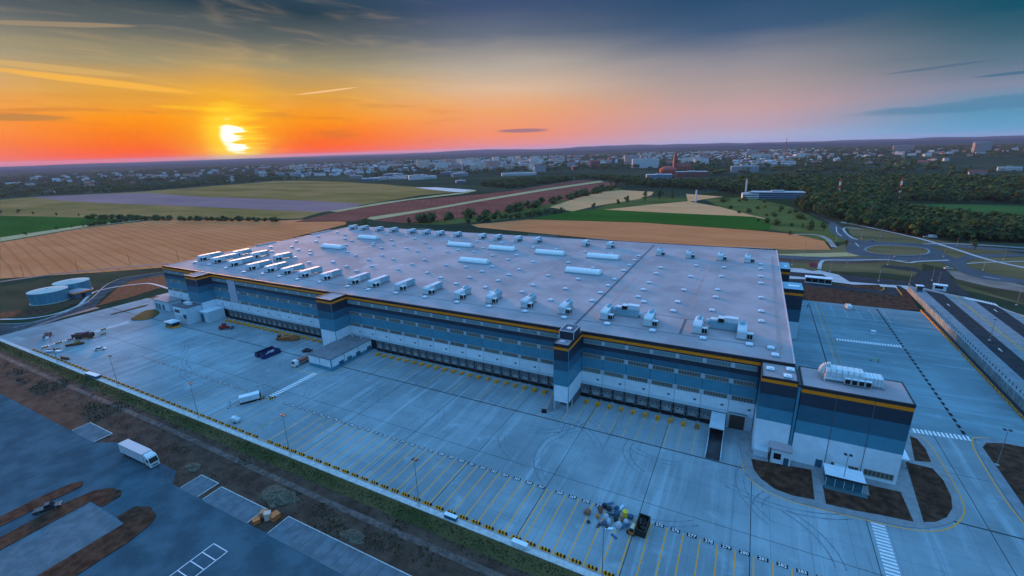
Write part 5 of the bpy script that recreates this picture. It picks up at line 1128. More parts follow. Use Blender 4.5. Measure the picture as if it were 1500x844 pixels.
# ------------------------------------------------------------------ roads, roundabout and verges on the right
sheet('verge', [(64.1, 280.7), (101.2, 292.4), (123.3, 339.5), (129.7, 424.0), (156.5, 391.8), (221.5, 318.8), (237.4, 306.6), (173.0, 143.5), (171.7, 177.3), (162.6, 189.5), (151.5, 200.1), (146.6, 216.4), (125.1, 225.2), (87.5, 218.2), (63.3, 205.2)], -.17, F['verge'])
sheet('verge', [(142.9, 228.5), (159.1, 206.0), (172.1, 178.7), (187.9, 159.0), (214.1, 220.8), (190.3, 230.4), (168.7, 228.3), (161.3, 248.2), (151.5, 262.2)], -.155, F['verge_dark'])
sheet('graded_earth', [(159.5, 247.5), (170.8, 246.3), (181.4, 230.0), (186.6, 219.8), (180.9, 203.5), (169.0, 209.9), (158.1, 224.2)], -.15, colour('pale_earth', (.20, .165, .14), .95, vary=.2, scale=.1))
sheet('graded_earth', [(65.2, 255.2), (133.7, 270.7), (136.0, 262.8), (105.8, 243.1), (65.0, 234.3)], -.145, F['earth'])
sheet('verge', [(65.0, 262.5), (113.6, 286.3), (121.9, 276.9), (64.6, 247.8)], -.14, F['straw'])
road_m = colour('blue_black_road', (.050, .058, .072), .6, vary=.2, scale=.05)
sheet('road', [(104.1, 507.1), (108.2, 499.2), (121.5, 442.2), (125.1, 397.4), (123.1, 362.9), (125.1, 344.9), (135.0, 338.8), (146.7, 339.6), (160.4, 341.3), (169.0, 336.9), (190.7, 342.9), (227.4, 335.6), (246.8, 330.2), (243.1, 320.7), (224.4, 327.0), (187.3, 330.7), (171.8, 330.8), (174.9, 317.0), (173.6, 301.6), (169.2, 286.0), (162.4, 276.8), (152.6, 270.0), (133.2, 268.3), (118.9, 273.5), (111.4, 285.5), (113.2, 306.2), (120.2, 327.6), (115.5, 346.7), (111.3, 381.2), (113.2, 414.6), (117.5, 438.7), (111.5, 477.5)], -.08, road_m)
sheet('road', [(173.2, 301.4), (175.7, 288.4), (175.1, 261.0), (179.9, 244.4), (191.6, 234.0), (208.7, 227.1), (203.4, 213.8), (187.8, 223.3), (171.6, 227.8), (166.1, 239.1), (165.9, 257.5), (161.8, 274.5)], -.07, road_m)
sheet('road', [(170.5, 269.3), (176.6, 288.7), (183.5, 300.4), (196.8, 309.9), (222.0, 320.1), (246.8, 330.2), (242.5, 319.4), (218.2, 309.5), (192.4, 295.6), (181.7, 284.0), (175.2, 271.0)], -.065, road_m)
sheet('road', [(64.9, 258.8), (82.8, 260.3), (118.2, 268.5), (133.0, 267.1), (106.9, 252.0), (82.0, 249.5), (64.6, 247.8)], -.075, road_m)
def ellipse_px(pts): return closed(pts, 4)
isl = setting(MB().prism(closed([(124.8, 298.1), (130.9, 313.7), (141.3, 323.0), (156.7, 324.1), (165.1, 320.2), (166.0, 308.8), (160.2, 294.3), (148.5, 285.8), (136.1, 283.7), (127.8, 287.6)], 4), -.1, .22).build('roundabout_island', F['verge']))
mb = MB(); ribbon(mb, closed([(124.8, 298.1), (130.9, 313.7), (141.3, 323.0), (156.7, 324.1), (165.1, 320.2), (166.0, 308.8), (160.2, 294.3), (148.5, 285.8), (136.1, 283.7), (127.8, 287.6)], 4), 1.4, .24, close=True); mb.build('kerb_ring', MT['bay_paving'], isl)
def strip(name, px_pts, w, z, mat): mb = MB(); ribbon(mb, smooth_line(px_pts, 5), w, z); return setting(mb.build(name, mat))
pale = colour('pale_path', (.42, .44, .45), .8, vary=.1, scale=.3)
strip('cycle_path', [(127.6, 444.0), (141.9, 423.4), (161.0, 389.6), (174.9, 360.0), (184.4, 325.6), (193.3, 290.4), (204.3, 270.1), (215.6, 251.4)], 3.0, -.03, pale)
strip('footpath', [(87.8, 222.2), (91.1, 244.0), (95.6, 252.3), (111.8, 258.2), (133.0, 267.1), (143.4, 262.3), (150.3, 268.1), (169.7, 279.5)], 2.2, -.02, pale)
strip('footpath', [(138.5, 401.6), (127.6, 408.4), (123.4, 392.8), (123.7, 356.2), (126.8, 343.9)], 1.6, -.02, pale)
strip('footpath', [(176.8, 271.6), (187.2, 278.5), (211.6, 290.7)], 1.4, -.02, pale)
strip('back_road', [(170.2, 340.2), (192.0, 347.7), (212.3, 347.6), (230.5, 344.5), (251.3, 341.5)], 5, -.09, colour('grey_road', (.22, .22, .23), .8))
strip('farm_track', [(81.1, 356.4), (97.8, 358.2), (104.8, 339.8), (105.6, 303.5)], 4, -.1, colour('pale_track', (.28, .26, .24), .9, vary=.2, scale=.1))
for p in ([(119.8, 412.3), (116.4, 379.0), (117.4, 357.5)], [(134.9, 266.7), (144.7, 268.1)], [(123.0, 327.0), (123.1, 312.4)], [(173.9, 235.3), (180.3, 231.2)]): strip('lane_marking', p, .5, -.02, MT['white_paint'])
# access loop, lay-bys and bus shelter behind the side yard
sheet('soil_bank', [(73.7, 143.3), (75.7, 173.0), (96.8, 175.4), (115.3, 173.1), (120.3, 171.1), (126.3, 194.5), (128.1, 196.7), (123.0, 147.1), (110.0, 145.1)], -.02, MT['soil'])
sheet('access_road', [(65.8, 188.3), (84.6, 187.4), (101.1, 183.0), (116.7, 180.5), (118.2, 193.5), (102.2, 190.3), (88.7, 193.0), (67.0, 199.3), (67.8, 218.6), (87.5, 218.2), (98.4, 214.9), (109.0, 213.7), (120.5, 209.5), (133.8, 209.8), (142.9, 235.6), (124.6, 242.0), (128.2, 249.4), (143.8, 247.3), (146.0, 238.6), (158.1, 248.8), (159.7, 242.0), (155.0, 219.7), (153.6, 187.2), (153.2, 159.7), (151.8, 143.8), (147.8, 150.0), (132.9, 198.6), (127.0, 197.8), (119.8, 171.6), (115.2, 172.4), (96.8, 175.4), (75.7, 173.0), (65.5, 181.5)], -.01, MT['asphalt_new'])
sheet('paving', [(64.9, 217.5), (77.8, 219.4), (83.3, 214.8), (87.5, 218.2), (97.0, 209.9), (100.9, 193.8), (116.0, 194.2), (125.3, 195.6), (131.1, 196.4), (132.7, 189.8), (126.7, 184.5), (125.0, 194.3), (119.2, 194.0), (101.8, 187.8), (91.9, 190.2), (75.9, 190.5), (63.9, 187.5), (64.2, 196.4), (85.4, 195.9), (91.0, 198.1), (88.3, 207.5), (64.5, 207.6)], .02, pale)
sheet('soil_bank', [(88.5, 184.1), (101.7, 187.0), (115.3, 190.1), (116.6, 187.0), (113.6, 180.7), (100.8, 180.7)], .03, MT['soil'])
sheet('hedge_bank', [(89.3, 217.0), (99.0, 219.8), (123.3, 215.7), (132.8, 212.7), (132.3, 207.7), (121.8, 207.6), (105.0, 210.4), (89.2, 212.3)], .0, F['verge_dark'])
wbz = bar(-.25, -2.2, .25, 2.2).mesh('crossing_bar', MT['white_paint'])
cx0, cy0 = (115.4, 190.9); cx1, cy1 = (122.6, 191.5)
for i in range(10): put('crossing_bar', wbz, yard, (cx0+(cx1-cx0)*i/9, cy0+(cy1-cy0)*i/9, .06))
strip('kerb_line', [(122.4, 190.7), (122.1, 181.3), (121.7, 173.7)], .5, .05, MT['yellow_paint'])
strip('kerb_line', [(112.8, 179.7), (115.1, 182.0), (116.3, 187.6)], .4, .05, MT['yellow_paint'])
t = thing('bus_shelter', 'dark glass bus shelter with white roof edge on the paving behind the side yard', 'bus shelter', (*(83.6, 184.6), 0), R(-4))
MB().box(-6.5, -1.8, .1, 6.5, 1.8, 3.2).build('glazing', MT['vglass'], t); MB().box(-7, -2.3, 3.2, 7, 2.3, 3.6).build('roof', MT['white'], t); MB().box(-6.9, -2.0, .02, 6.9, -1.81, .5).build('plinth', MT['white'], t)
k = MB(); [k.box(q-.1, -1.95, .1, q+.1, -1.8, 3.2) for q in (-6.6, -3.3, 0, 3.3, 6.6)]; k.build('posts', MT['pillar'], t)
t = thing('red_hoarding', 'red site board by the footpath beyond the stair towers', 'hoarding', (*(84.7, 227.0), 0), R(8))
MB().box(-2.4, -.1, .4, 2.4, .1, 2.8).build('board', colour('hoarding_red', (.55, .06, .09), .6), t)
for q in (-2, 2): MB().tube((q, .1, 0), (q, .1, 2.9), .08, 6).build('post', MT['steel'], t)
MB().box(-2.2, .11, .1, 2.2, 1.2, .5).build('ballast', MT['kerb'], t)
def booth(label, x, y, w, d, h, wall, z0=0, rz=0):
    t = thing('gate_booth', label, 'booth', (x, y, z0), rz); b = MB().box(-w/2, -d/2, 0, w/2, d/2, h).build('wall', wall, t); MB().box(-w/2-.3, -d/2-.3, h, w/2+.3, d/2+.3, h+.25).build('roof', MT['white'], t)
    MB().box(-w/2*.7, -d/2-.04, h*.4, w/2*.5, -d/2-.01, h*.85).build('window', MT['vglass'], b); MB().box(w/2+.01, -d/4, .05, w/2+.04, d/4, h*.85).build('door', MT['dock_grey'], b); return t
# ------------------------------------------------------------------ raised car park behind a panelled retaining wall
DK = 3.0
rw = thing('retaining_wall', 'pale ribbed retaining wall holding up the car park beside the side yard', 'wall')
pm = MB(); pm.box(-.16, -1.17, -.1, .16, 1.17, DK+.25); pm.box(-.24, -1.2, -.1, -.16, -1.0, DK+.25); pm = pm.mesh('wall_panel', colour('ribbed_concrete', (.20, .26, .275), .8, vary=.15, scale=.5, rnd=.12))
for i in range(44): put('wall_panel', pm, rw, (125.9, 43+2.4*i, 0))
MB().box(124.6, 40, -.1, 125.6, 148, .02).build('drain_gully', MT['trim'], yard)
dk = setting(MB().prism([(126.1, 30), (240, 30), (240, 60), (200, 100), (159.5, 146), (153.5, 163), (141, 173), (131.5, 182), (126.1, 184)], .0, DK).build('car_park', MT['bay_paving']))
def deck(name, pts, mat, z): 
    mb = MB(); mb.face([(x, y, z) for x, y in pts]); return mb.build(name, mat, dk)
deck('lane', [(131.7, 30), (138.4, 30), (138.4, 172), (131.7, 178)], MT['asphalt_new'], DK+.006)
deck('lane', [(148.3, 30), (155.0, 30), (155.0, 158), (148.3, 166)], MT['asphalt_new'], DK+.006)
deck('lane', [(165.5, 30), (172.0, 30), (172.0, 125), (165.5, 134)], MT['asphalt_new'], DK+.006)
deck('planted_strip', [(141.9, 30), (142.9, 30), (142.9, 170), (141.9, 171)], colour('dry_strip', (.36, .27, .11), .9, vary=.3, scale=1), DK+.012)
deck('planted_strip', [(159.0, 30), (159.9, 30), (159.9, 145), (159.0, 146.5)], colour('dry_strip', (.36, .27, .11)), DK+.012)
bl_ = MB(); bl_.face([(-2.45, -.05, 0), (2.45, -.05, 0), (2.45, .05, 0), (-2.45, .05, 0)]); bl_ = bl_.mesh('bay_joint', colour('bay_joint', (.16, .17, .18), .8))
for xc, w, ylim in ((129.1, 2.4, 176), (140.1, 1.6, 170), (145.6, 2.5, 164), (157.0, 1.9, 148), (162.6, 2.6, 138)):
    for i in range(50):
        y = 44+2.6*i
        if y < ylim: o = put('bay_joint', bl_, dk, (xc, y, DK+.01)); o.scale.x = w/2.45
strip('kerb', [(131.5, 182.3), (141, 173.4), (153.6, 163.4), (159.8, 146), (200, 101)], .6, DK+.02, colour('pale_kerb', (.6, .5, .38)))
for i in range(12): put('crossing_bar', wbz, dk, (146+1.05*i*.8, 168.4-.75*i*.9, DK+.02), R(0))
for x, y0, y1 in ((135, 92, 96), (135, 150, 154), (151.6, 148, 152)): deck('lane_arrow', [(x-.12, y0), (x+.12, y0), (x+.12, y0+2.4), (x+.45, y0+2.4), (x, y1), (x-.45, y0+2.4), (x-.12, y0+2.4)], MT['white_paint'], DK+.014)
bo = MB(); bo.tube((0, 0, 0), (0, 0, .9), .12, 6); bo = bo.mesh('bollard', MT['trim'])
for i in range(40):
    tag(put('bollard', bo, None, (126.9, 47+2.6*i, DK)), f'short dark bollard on top of the retaining wall, {ordw(i)} from the near end', 'bollard', 'dark bollards on the car park edge')
booth('small blue booth on the pale car park corner by the access road', *(128.6, 174.3), 2.6, 2.2, 3.0, MT['mid'], DK)
booth('white gate cabin at the end of the dark access lane', *(141.5, 189.8), 5.6, 3.0, 3.0, MT['white'], .5, R(-15))
for x, y, h, lab, z in ((*(93.4, 216.7), 9, 'tall slim lamp post before the dark verge, left of the access road', 0), (*(116.3, 201.4), 8, 'white topped lamp post beside the zebra crossing behind the side yard', 0), (*(130.5, 199.2), 8, 'pale flagpole like lamp post by the gate of the access road', 0),
                        (*(144.4, 214.0), 8, 'slim lamp post on the verge left of the white gate cabin', 0), (*(142.9, 198.1), 9, 'leaning looking tall lamp post right beside the white gate cabin', 0), (135.0, 104, 9, 'tall lamp post between the two bay rows of the raised car park', DK), (*(168.0, 174.7), 9, 'lamp post at the far edge of the car park by the frame edge', 0)):
    lamp_post(x, y, h, lab, 1, 0, 'slim road lamps').location.z = z
for i, p in enumerate([(82.5, 268.8), (93.1, 299.2), (110.7, 335.3), (130.9, 351.8), (146.4, 363.6), (139.4, 279.7), (150.2, 265.9), (169.7, 290.7), (184.5, 320.5), (179.4, 253.2), (129.8, 250.0), (104.3, 232.4), (72.3, 228.5), (196.7, 335.3), (202.4, 293.7)]):
    lamp_post(p[0], p[1], 9, ['thin road lamp at the wheat field corner, leftmost by the roundabout','thin road lamp at the end of the farm track','thin road lamp on the bend of the blue road','thin road lamp left of the roundabout island','thin road lamp behind the left side of the roundabout','thin road lamp before the roundabout island','thin road lamp right of and before the roundabout','thin road lamp at the right exit of the roundabout','thin road lamp above the right exit of the roundabout','thin road lamp beside the dark right hand road','thin road lamp on the pale footpath below the roundabout','thin road lamp on the damp verge by the footpath','thin road lamp behind the far blue stair tower','thin road lamp between back road and cycle path','thin road lamp at the right end of the cycle path'][i], 1, R(i*40), 'thin road lamps at the roundabout')
# ------------------------------------------------------------------ left: tanks, pump house, ring road
sheet('soil_bank', [(-427.1, -26.3), (-425.6, -4.7), (-405.6, 25.2), (-371.3, 55.4), (-336.9, 37.8), (-343.0, 19.8), (-330.8, -1.6), (-322.1, -19.5), (-312.4, -41.9), (-322.9, -55.7)], -.15, F['verge_dark'])
sheet('soil_bank', [(-337.4, -43.5), (-329.5, -36.3), (-320.9, -23.3), (-329.6, -15.2), (-340.6, -8.8), (-319.8, -27.0), (-317.4, -40.3), (-329.5, -53.9), (-343.5, -49.9)], -.10, MT['soil'])
sheet('soil_bank', [(-301.8, -20.2), (-320.1, -6.8), (-339.4, 6.7), (-350.2, 18.9), (-347.6, 31.6), (-342.2, 41.9), (-310.1, 25.4), (-306.0, 8.3), (-303.3, 1.5)], -.09, MT['soil'])
sheet('road', [(-292.8, -64.2), (-313.3, -58.4), (-302.9, -50.7), (-304.6, -36.2), (-315.8, -21.2), (-331.6, -8.3), (-347.9, 1.6), (-358.3, 11.9), (-364.5, 23.1), (-359.6, 34.2), (-350.9, 45.0), (-342.6, 40.7), (-351.2, 30.2), (-352.5, 19.9), (-346.6, 11.0), (-335.4, 1.5), (-318.1, -10.5), (-301.8, -20.9), (-299.8, -34.2), (-296.8, -47.1), (-287.0, -63.7)], -.13, MT['asphalt'])
sheet('forecourt', [(-287.0, -63.7), (-296.1, -47.3), (-299.0, -34.5), (-301.0, -21.2), (-295.7, -21.0), (-294.4, -39.2), (-283.9, -64.3)], -.12, colour('teal_asphalt', (.085, .105, .115), .6))
strip('footpath', [(-327.0, -54.6), (-313.0, -47.5), (-307.7, -37.5), (-313.1, -25.5), (-323.0, -18.4), (-334.6, -11.1), (-342.1, -4.5), (-342.8, 5.4), (-336.4, 15.9), (-326.7, 21.5), (-293.3, 18.3)], 1.8, -.06, pale)
strip('footpath', [(-315.7, -57.8), (-302.5, -49.4), (-306.2, -34.4), (-320.4, -17.4), (-335.1, -6.6), (-351.3, 3.8), (-362.4, 14.1), (-366.6, 25.3), (-354.6, 46.9)], .5, -.06, pale)
strip('farm_track', [(-447.9, -20.4), (-440.0, 0.0), (-432.4, 13.8), (-421.3, 24.9), (-412.9, 37.4), (-386.5, 63.2)], 5, -.10, colour('dark_track', (.13, .12, .12), .9, vary=.2, scale=.1))
strip('lane_marking', [(-299.9, -57.0), (-299.8, -46.1), (-306.2, -31.9), (-318.7, -16.7)], .25, -.05, MT['white_paint'])
def tank(label, x, y, r, h):
    t = thing('water_tank', label, 'tank', (x, y, -.05), 0, 'round water tanks')
    n_ = 24
    for i in range(n_):
        a0, a1 = 2*math.pi*i/n_+.008, 2*math.pi*(i+1)/n_-.008; m = MB()
        m.v = [(r*math.cos(a0), r*math.sin(a0), 0), (r*math.cos(a1), r*math.sin(a1), 0), (r*math.cos(a1), r*math.sin(a1), h), (r*math.cos(a0), r*math.sin(a0), h)]; m.f = [(0, 1, 2, 3)]; m.m = [0]; m.build('shell_plate', MT['light'], t)
    MB().tube((0, 0, .02), (0, 0, h-.1), r-.08, 24).build('liner', MT['dock_grey'], t)
    rf_ = MB().tube((0, 0, h), (0, 0, h+.9), r+.15, 28, r*.25).build('roof', colour('tank_roof', (.56, .55, .50), .8, 0), t); MB().tube((0, 0, h+.85), (0, 0, h+1.3), .8, 8).build('roof_vent', MT['canopy'], rf_)
    MB().tube((0, 0, h-.25), (0, 0, h+.02), r+.2, 28).build('rim', MT['canopy'], t); MB().tube((0, 0, 0), (0, 0, .3), r+.6, 24).build('plinth', MT['kerb'], t)
    m = MB(); [m.tube((r*math.cos(-1.0+d)*1.03, r*math.sin(-1.0+d)*1.03, 0), (r*math.cos(-1.0+d)*1.03, r*math.sin(-1.0+d)*1.03, h+.8), .05, 4) for d in (0, .06)]; m.build('ladder', MT['pillar'], t)
tank('nearer of the two round blue water tanks with white roofs, left of the warehouse', -344.5, -26.5, 9.4, 7.2); tank('farther of the two round blue water tanks with white roofs, left of the warehouse', -356.5, -10.5, 9.2, 7.2)
t = thing('pump_house', 'low pump house with grey roof and orange edge beside the water tanks', 'pump house', (-340.5, -14.5, -.05), R(8))
MB().box(-6, -4.5, 0, 6, 4.5, 3.4).build('wall', MT['mid'], t); MB().box(-6.4, -4.9, 3.4, 6.4, 4.9, 3.7).build('roof', MT['roof'], t); m = MB(); m.box(-6.45, -4.95, 2.9, 6.45, -4.88, 3.65); m.box(6.38, -4.87, 2.9, 6.45, 4.9, 3.65); m.build('orange_strip', MT['orange'], t); MB().box(6.01, -1, 0, 6.06, 1.2, 2.4).build('door', MT['dark'], t)
for i, (u) in enumerate([(-451.0, -6.3), (-423.9, 17.1), (-412.5, 47.3), (-384.8, 70.3)]): 
    t = thing('utility_pole', f'thin dark utility pole at the edge of the wheat field, {ordw(i)} from the left', 'pole', (u[0], u[1], -.1), 0, 'utility poles by the wheat field'); MB().tube((0, 0, 0), (0, 0, 9), .14, 6, .09).build('pole', MT['bark'], t); MB().box(-.9, -.06, 8.3, .9, .06, 8.45).build('crossarm', MT['bark'], t)

# ------------------------------------------------------------------ trees
def lump(rng, c, r, sub=1):
    bm = bmesh.new(); bmesh.ops.create_icosphere(bm, subdivisions=sub, radius=1)
    vs = [tuple(Vector(c)+Vector((v.co.x*r*rng.uniform(.75, 1.2), v.co.y*r*rng.uniform(.75, 1.2), v.co.z*r*.85*rng.uniform(.75, 1.2)))) for v in bm.verts]
    fs = [tuple(v.index for v in f.verts) for f in bm.faces]; bm.free(); return vs, fs
def crown_mesh(name, seed, h, w, lumps, leaves, mats, base=.18):
    rng = random.Random(seed); mb = MB()
    for _ in range(lumps):
        z = rng.uniform(base, .92); rad = math.sin(math.pi*min(1, max(.12, (z-base*.4)/(1.02-base*.4))))**.7*w/2
        a = rng.uniform(0, 6.28); q = rad*rng.uniform(.15, .8); c = (q*math.cos(a), q*math.sin(a), z*h); r = w*rng.uniform(.14, .25)
        vs, fs = lump(rng, c, r*.9); n_ = len(mb.v); mb.v += vs; mb.f += [tuple(n_+i for i in f) for f in fs]; mb.m += [rng.randrange(len(mats))]*len(fs)
        for _k in range(leaves):
            d = Vector((rng.gauss(0, 1), rng.gauss(0, 1), rng.gauss(.2, 1))).normalized(); p = Vector(c)+d*r*rng.uniform(.85, 1.3); s = r*rng.uniform(.16, .34)
            t1 = Vector((rng.gauss(0, 1), rng.gauss(0, 1), rng.gauss(0, 1))).normalized(); t2 = t1.cross(d).normalized() if abs(t1.dot(d)) < .98 else d.orthogonal()
            mb.face([p-t1*s, p+t2*s*.8, p+t1*s, p-t2*s*.8], rng.randrange(len(mats)))
    return mb
LM = [MT['leaf'], MT['leaf_dark'], colour('foliage_olive', (.060, .070, .022), .9, .15, rnd=.25)]
CV = [crown_mesh('crown', 40+i, 1.0, w, 13, 16, LM, b).mesh('crown', LM) for i, (w, b) in enumerate(((.75, .2), (.62, .2), (.9, .16), (.5, .22), (1.1, .12)))]
tk = MB(); tk.tube((0, 0, -.02), (0.02, 0, .42), .035, 7, .022); tk.tube((.02, 0, .40), (.14, .05, .68), .02, 5, .008); tk.tube((.02, 0, .38), (-.12, -.04, .66), .02, 5, .008); tk.tube((.02, 0, .42), (.0, .02, .8), .02, 5, .008)
tk = tk.mesh('trunk', MT['bark'])
rt = random.Random(77)
def tree(x, y, h, label, group, cat='tree', name='tree', v=None, squash=1.0):
    v = rt.randrange(4) if v is None else v
    t = thing(name, label, cat, (x, y, -.15), rt.uniform(0, 6.28), group); t.scale = (h*squash, h*squash, h)
    put('trunk', tk, t); put('crown', CV[v], t); return t
def inside(p, poly):
    c = False; x, y = p; j = len(poly)-1
    for i in range(len(poly)):
        xi, yi = poly[i]; xj, yj = poly[j]
        if (yi > y) != (yj > y) and x < (xj-xi)*(y-yi)/(yj-yi)+xi: c = not c
        j = i
    return c
def fill(poly, n_, h0, h1, q=1.0, clump=None):
    xs_, ys_ = [p[0] for p in poly], [p[1] for p in poly]; out = []; tries = 0
    while len(out) < n_ and tries < n_*60:
        tries += 1; p = (rt.uniform(min(xs_), max(xs_)), rt.uniform(min(ys_), max(ys_)))
        if not inside(p, poly): continue
        if clump is not None and noise.noise(Vector((p[0]*clump, p[1]*clump, 2.2))) < -.05: continue
        out.append((p[0], p[1], rt.uniform(h0, h1), q*rt.uniform(.9, 1.3)))
    return out
# hedge and field trees one can tell apart
def along(pts, n, jit):
    P = [Vector((p[0], p[1])) for p in pts]; L = [(b-a).length for a, b in zip(P, P[1:])]; T = sum(L); out = []
    for i in range(n):
        d = T*(i+rt.uniform(.2, .8))/n
        for k, l in enumerate(L):
            if d <= l: q = P[k].lerp(P[k+1], d/l); break
            d -= l
        out.append((q.x+rt.uniform(-jit, jit), q.y+rt.uniform(-jit, jit)))
    return out
LONE = [(535,328.5,7,1.1,'single round dark bush at the rear left of the roof, before the ploughed field'), (599,329,9.5,1.0,'dark round tree behind the far roof edge, left end of the hedge'), (631,326.5,8,1.2,'second dark tree behind the far roof edge'), (652,326,7,1.2,'third dark tree behind the far roof edge'), (684,325,8,1.2,'broad dark tree behind the far roof edge, before the stubble'),
        (918,297.5,12,1.0,'round tree at the right end of the stubble field'), (945,294,16,1.2,'large dark tree clump left of the pale stubble'), (966,292,16,1.2,'large dark tree clump right of the stubble field'), (985,291.5,14,1.1,'dark tree at the top of the pale stubble wedge'), (870,306,8,1.1,'small tree between the stubble and the green crop'), (905,299,7,1.1,'bush on the scrub wedge above the green crop'),
        (1187,336,10,.9,'pale green bushy tree by the bend of the blue road'), (1206,338,9,.9,'small tree at the inner side of the road bend'), (1157,345,5,1.3,'round bush on the scrub by the wheat field corner'), (1175,334,5,1.3,'dark bush on the scrub left of the road bend'), (1427,366,9,.6,'slim dark tree on the verge right of the roundabout'), (1239,361,6,.8,'small dark tree at the left of the roundabout'),
        (84,336.5,5,1.2,'round bush on the hedge line between the two left fields'), (105,334,4,1.2,'small bush on the hedge line, right of the round one'), (38,345,5,1.2,'small dark bush at the left end of the hedge line'), (122,332,4,1.3,'low bush in the middle of the left hedge line'), (27,312.5,8,1.3,'dark round tree above the left green field'), (49,314.5,6,1.3,'small round tree above the left green field'), (83,316,5.5,1.3,'low round tree above the green field, third from the left'), (116,317,5,1.3,'low round tree above the green field, fourth from the left'), (2,313,7,1.2,'dark tree at the left picture edge above the green field')]
LP_ = [(-375.6, 278.8), (-319.5, 293.0), (-301.4, 311.9), (-285.5, 319.3), (-262.1, 331.7), (-124.6, 561.2), (-105.0, 597.9), (-87.6, 621.2), (-69.4, 629.9), (-151.4, 484.9), (-134.0, 545.8), (96.0, 388.2), (106.1, 383.4), (76.8, 347.7), (89.6, 394.5), (196.3, 324.6), (114.1, 309.3), (-753.4, 119.1), (-752.1, 133.3), (-733.0, 82.7), (-750.8, 145.1), (-1096.8, 186.2), (-1033.9, 185.7), (-965.2, 192.1), (-908.1, 200.0), (-1127.4, 173.5)]
for (u, v_, h, sq, lab), p in zip(LONE, LP_): tree(p[0], p[1], h, lab, 'single trees in the fields', 'tree', 'field_tree', squash=sq)
for nm, pts, n_, jit, h0, h1, sq in (
    ('hedge tree between the wheat and the runway grass', [(-856.0, 192.0), (-711.7, 219.2), (-607.4, 239.6), (-514.9, 266.5)], 26, 4, 3.5, 6, 1.5),
    ('hedge bush along the straw strip by the left green field', [(-751.8, 147.7), (-748.0, 172.9), (-748.4, 201.8), (-737.1, 220.1)], 14, 2, 3, 4.5, 1.4),
    ('tree of the wide hedge beyond the rear roof edge', [(-317.3, 304.4), (-295.3, 345.2), (-273.5, 376.1), (-258.7, 424.2), (-237.2, 517.6), (-223.9, 637.2), (-209.9, 834.1)], 34, 10, 5, 9.5, 1.3),
    ('tree of the hedge beside the green crop', [(-254.3, 328.5), (-229.9, 369.8), (-208.3, 394.2), (-195.2, 430.5), (-178.1, 448.9)], 14, 7, 4, 7, 1.3),
    ('roadside tree along the blue road', [(91.6, 532.3), (108.3, 517.4), (126.0, 481.6), (142.0, 450.6), (157.2, 423.8)], 34, 14, 11, 20, .85),
    ('tree in the dark belt behind the cycle path', [(147.2, 429.4), (164.2, 405.7), (183.4, 382.6), (208.0, 374.3), (241.8, 376.4), (257.2, 375.8)], 46, 12, 9, 16, 1.0),
    ('tree at the top of the green meadow', [(179.8, 588.5), (216.4, 634.0), (264.2, 660.4), (305.8, 665.7), (342.6, 662.6), (362.9, 653.0)], 24, 14, 10, 16, 1.0),
    ('tree along the lower edge of the green meadow', [(180.7, 555.1), (204.8, 519.8), (234.3, 501.7), (260.7, 485.5), (272.4, 463.2)], 22, 10, 8, 13, 1.0),
    ('tree at the near edge of the town wood', [(-228.1, 903.5), (-135.3, 843.1), (-65.4, 806.0), (-4.3, 773.5), (21.0, 740.0)], 26, 20, 12, 18, 1.0)):
    bush = 'hedge' in nm
    Q = sorted(along(pts, int(n_*(1.5 if bush else 1)), jit), key=lambda p: math.atan2(p[0]-42.8, p[1]+138.1))
    for i, p in enumerate(Q):
        h = rt.uniform(h0, h1)*(1.15 if bush else 1)
        tree(p[0], p[1], h, f'{"low" if h < h0+(h1-h0)*.4 else "high"} {nm}, {ordw(i)} from the left', nm.replace('tree ', 'trees ', 1).replace('bush', 'bushes', 1), 'bush' if 'bush' in nm else 'tree', 'hedge_tree' if bush else 'belt_tree', v=4 if bush else None, squash=sq*(1.15 if bush else 1))
for i, p in enumerate(sorted(fill([(9.4, 547.2), (-13.5, 617.4), (31.4, 655.3), (82.2, 572.3), (102.0, 480.4), (115.4, 398.4), (119.2, 344.6), (104.9, 327.0), (81.5, 364.0), (62.7, 381.9)], 26, 2.5, 6), key=lambda p: p[0])): tree(p[0], p[1], p[2], f'round bush on the green scrub left of the blue road, {ordw(i)} from the left', 'bushes on the scrub', 'bush', 'scrub_bush', v=4, squash=1.4)
# woods that read as one mass: one object each
LV = []
for i in range(4):
    mb = crown_mesh('wood', 90+i, 1.0, (.9, .75, 1.1, .65)[i], 6, 7, LM, .05); LV.append(mb)
def wood(name, label, pts, mats=LM):
    Vs, Fs, Ms = [], [], []; off = 0
    arrs = [(np.array(m.v), m.f, np.array(m.m)) for m in LV]
    for x, y, h, q in pts:
        a, f, m = arrs[rt.randrange(4)]; t = rt.uniform(0, 6.28); c, s = math.cos(t)*h*q, math.sin(t)*h*q
        Vs.append(np.stack([a[:, 0]*c-a[:, 1]*s+x, a[:, 0]*s+a[:, 1]*c+y, a[:, 2]*h-.3], 1)); Fs.append((f, off)); Ms.append(m); off += len(a)
    me = bpy.data.meshes.new(name); V_ = np.concatenate(Vs).astype(np.float32)
    L_ = []; st_ = []; tot = []; k = 0
    for f, o in Fs:
        for face in f: L_.extend([i+o for i in face]); st_.append(k); tot.append(len(face)); k += len(face)
    me.vertices.add(len(V_)); me.vertices.foreach_set('co', V_.ravel()); me.loops.add(k); me.loops.foreach_set('vertex_index', np.array(L_, np.int32))
    me.polygons.add(len(st_)); me.polygons.foreach_set('loop_start', np.array(st_, np.int32)); me.polygons.foreach_set('material_index', np.concatenate(Ms).astype(np.int32))
    for m in mats: me.materials.append(m)
    me.update(calc_edges=True); me.validate(); o = put(name, me); o['label'] = label; return setting(o, 'stuff')
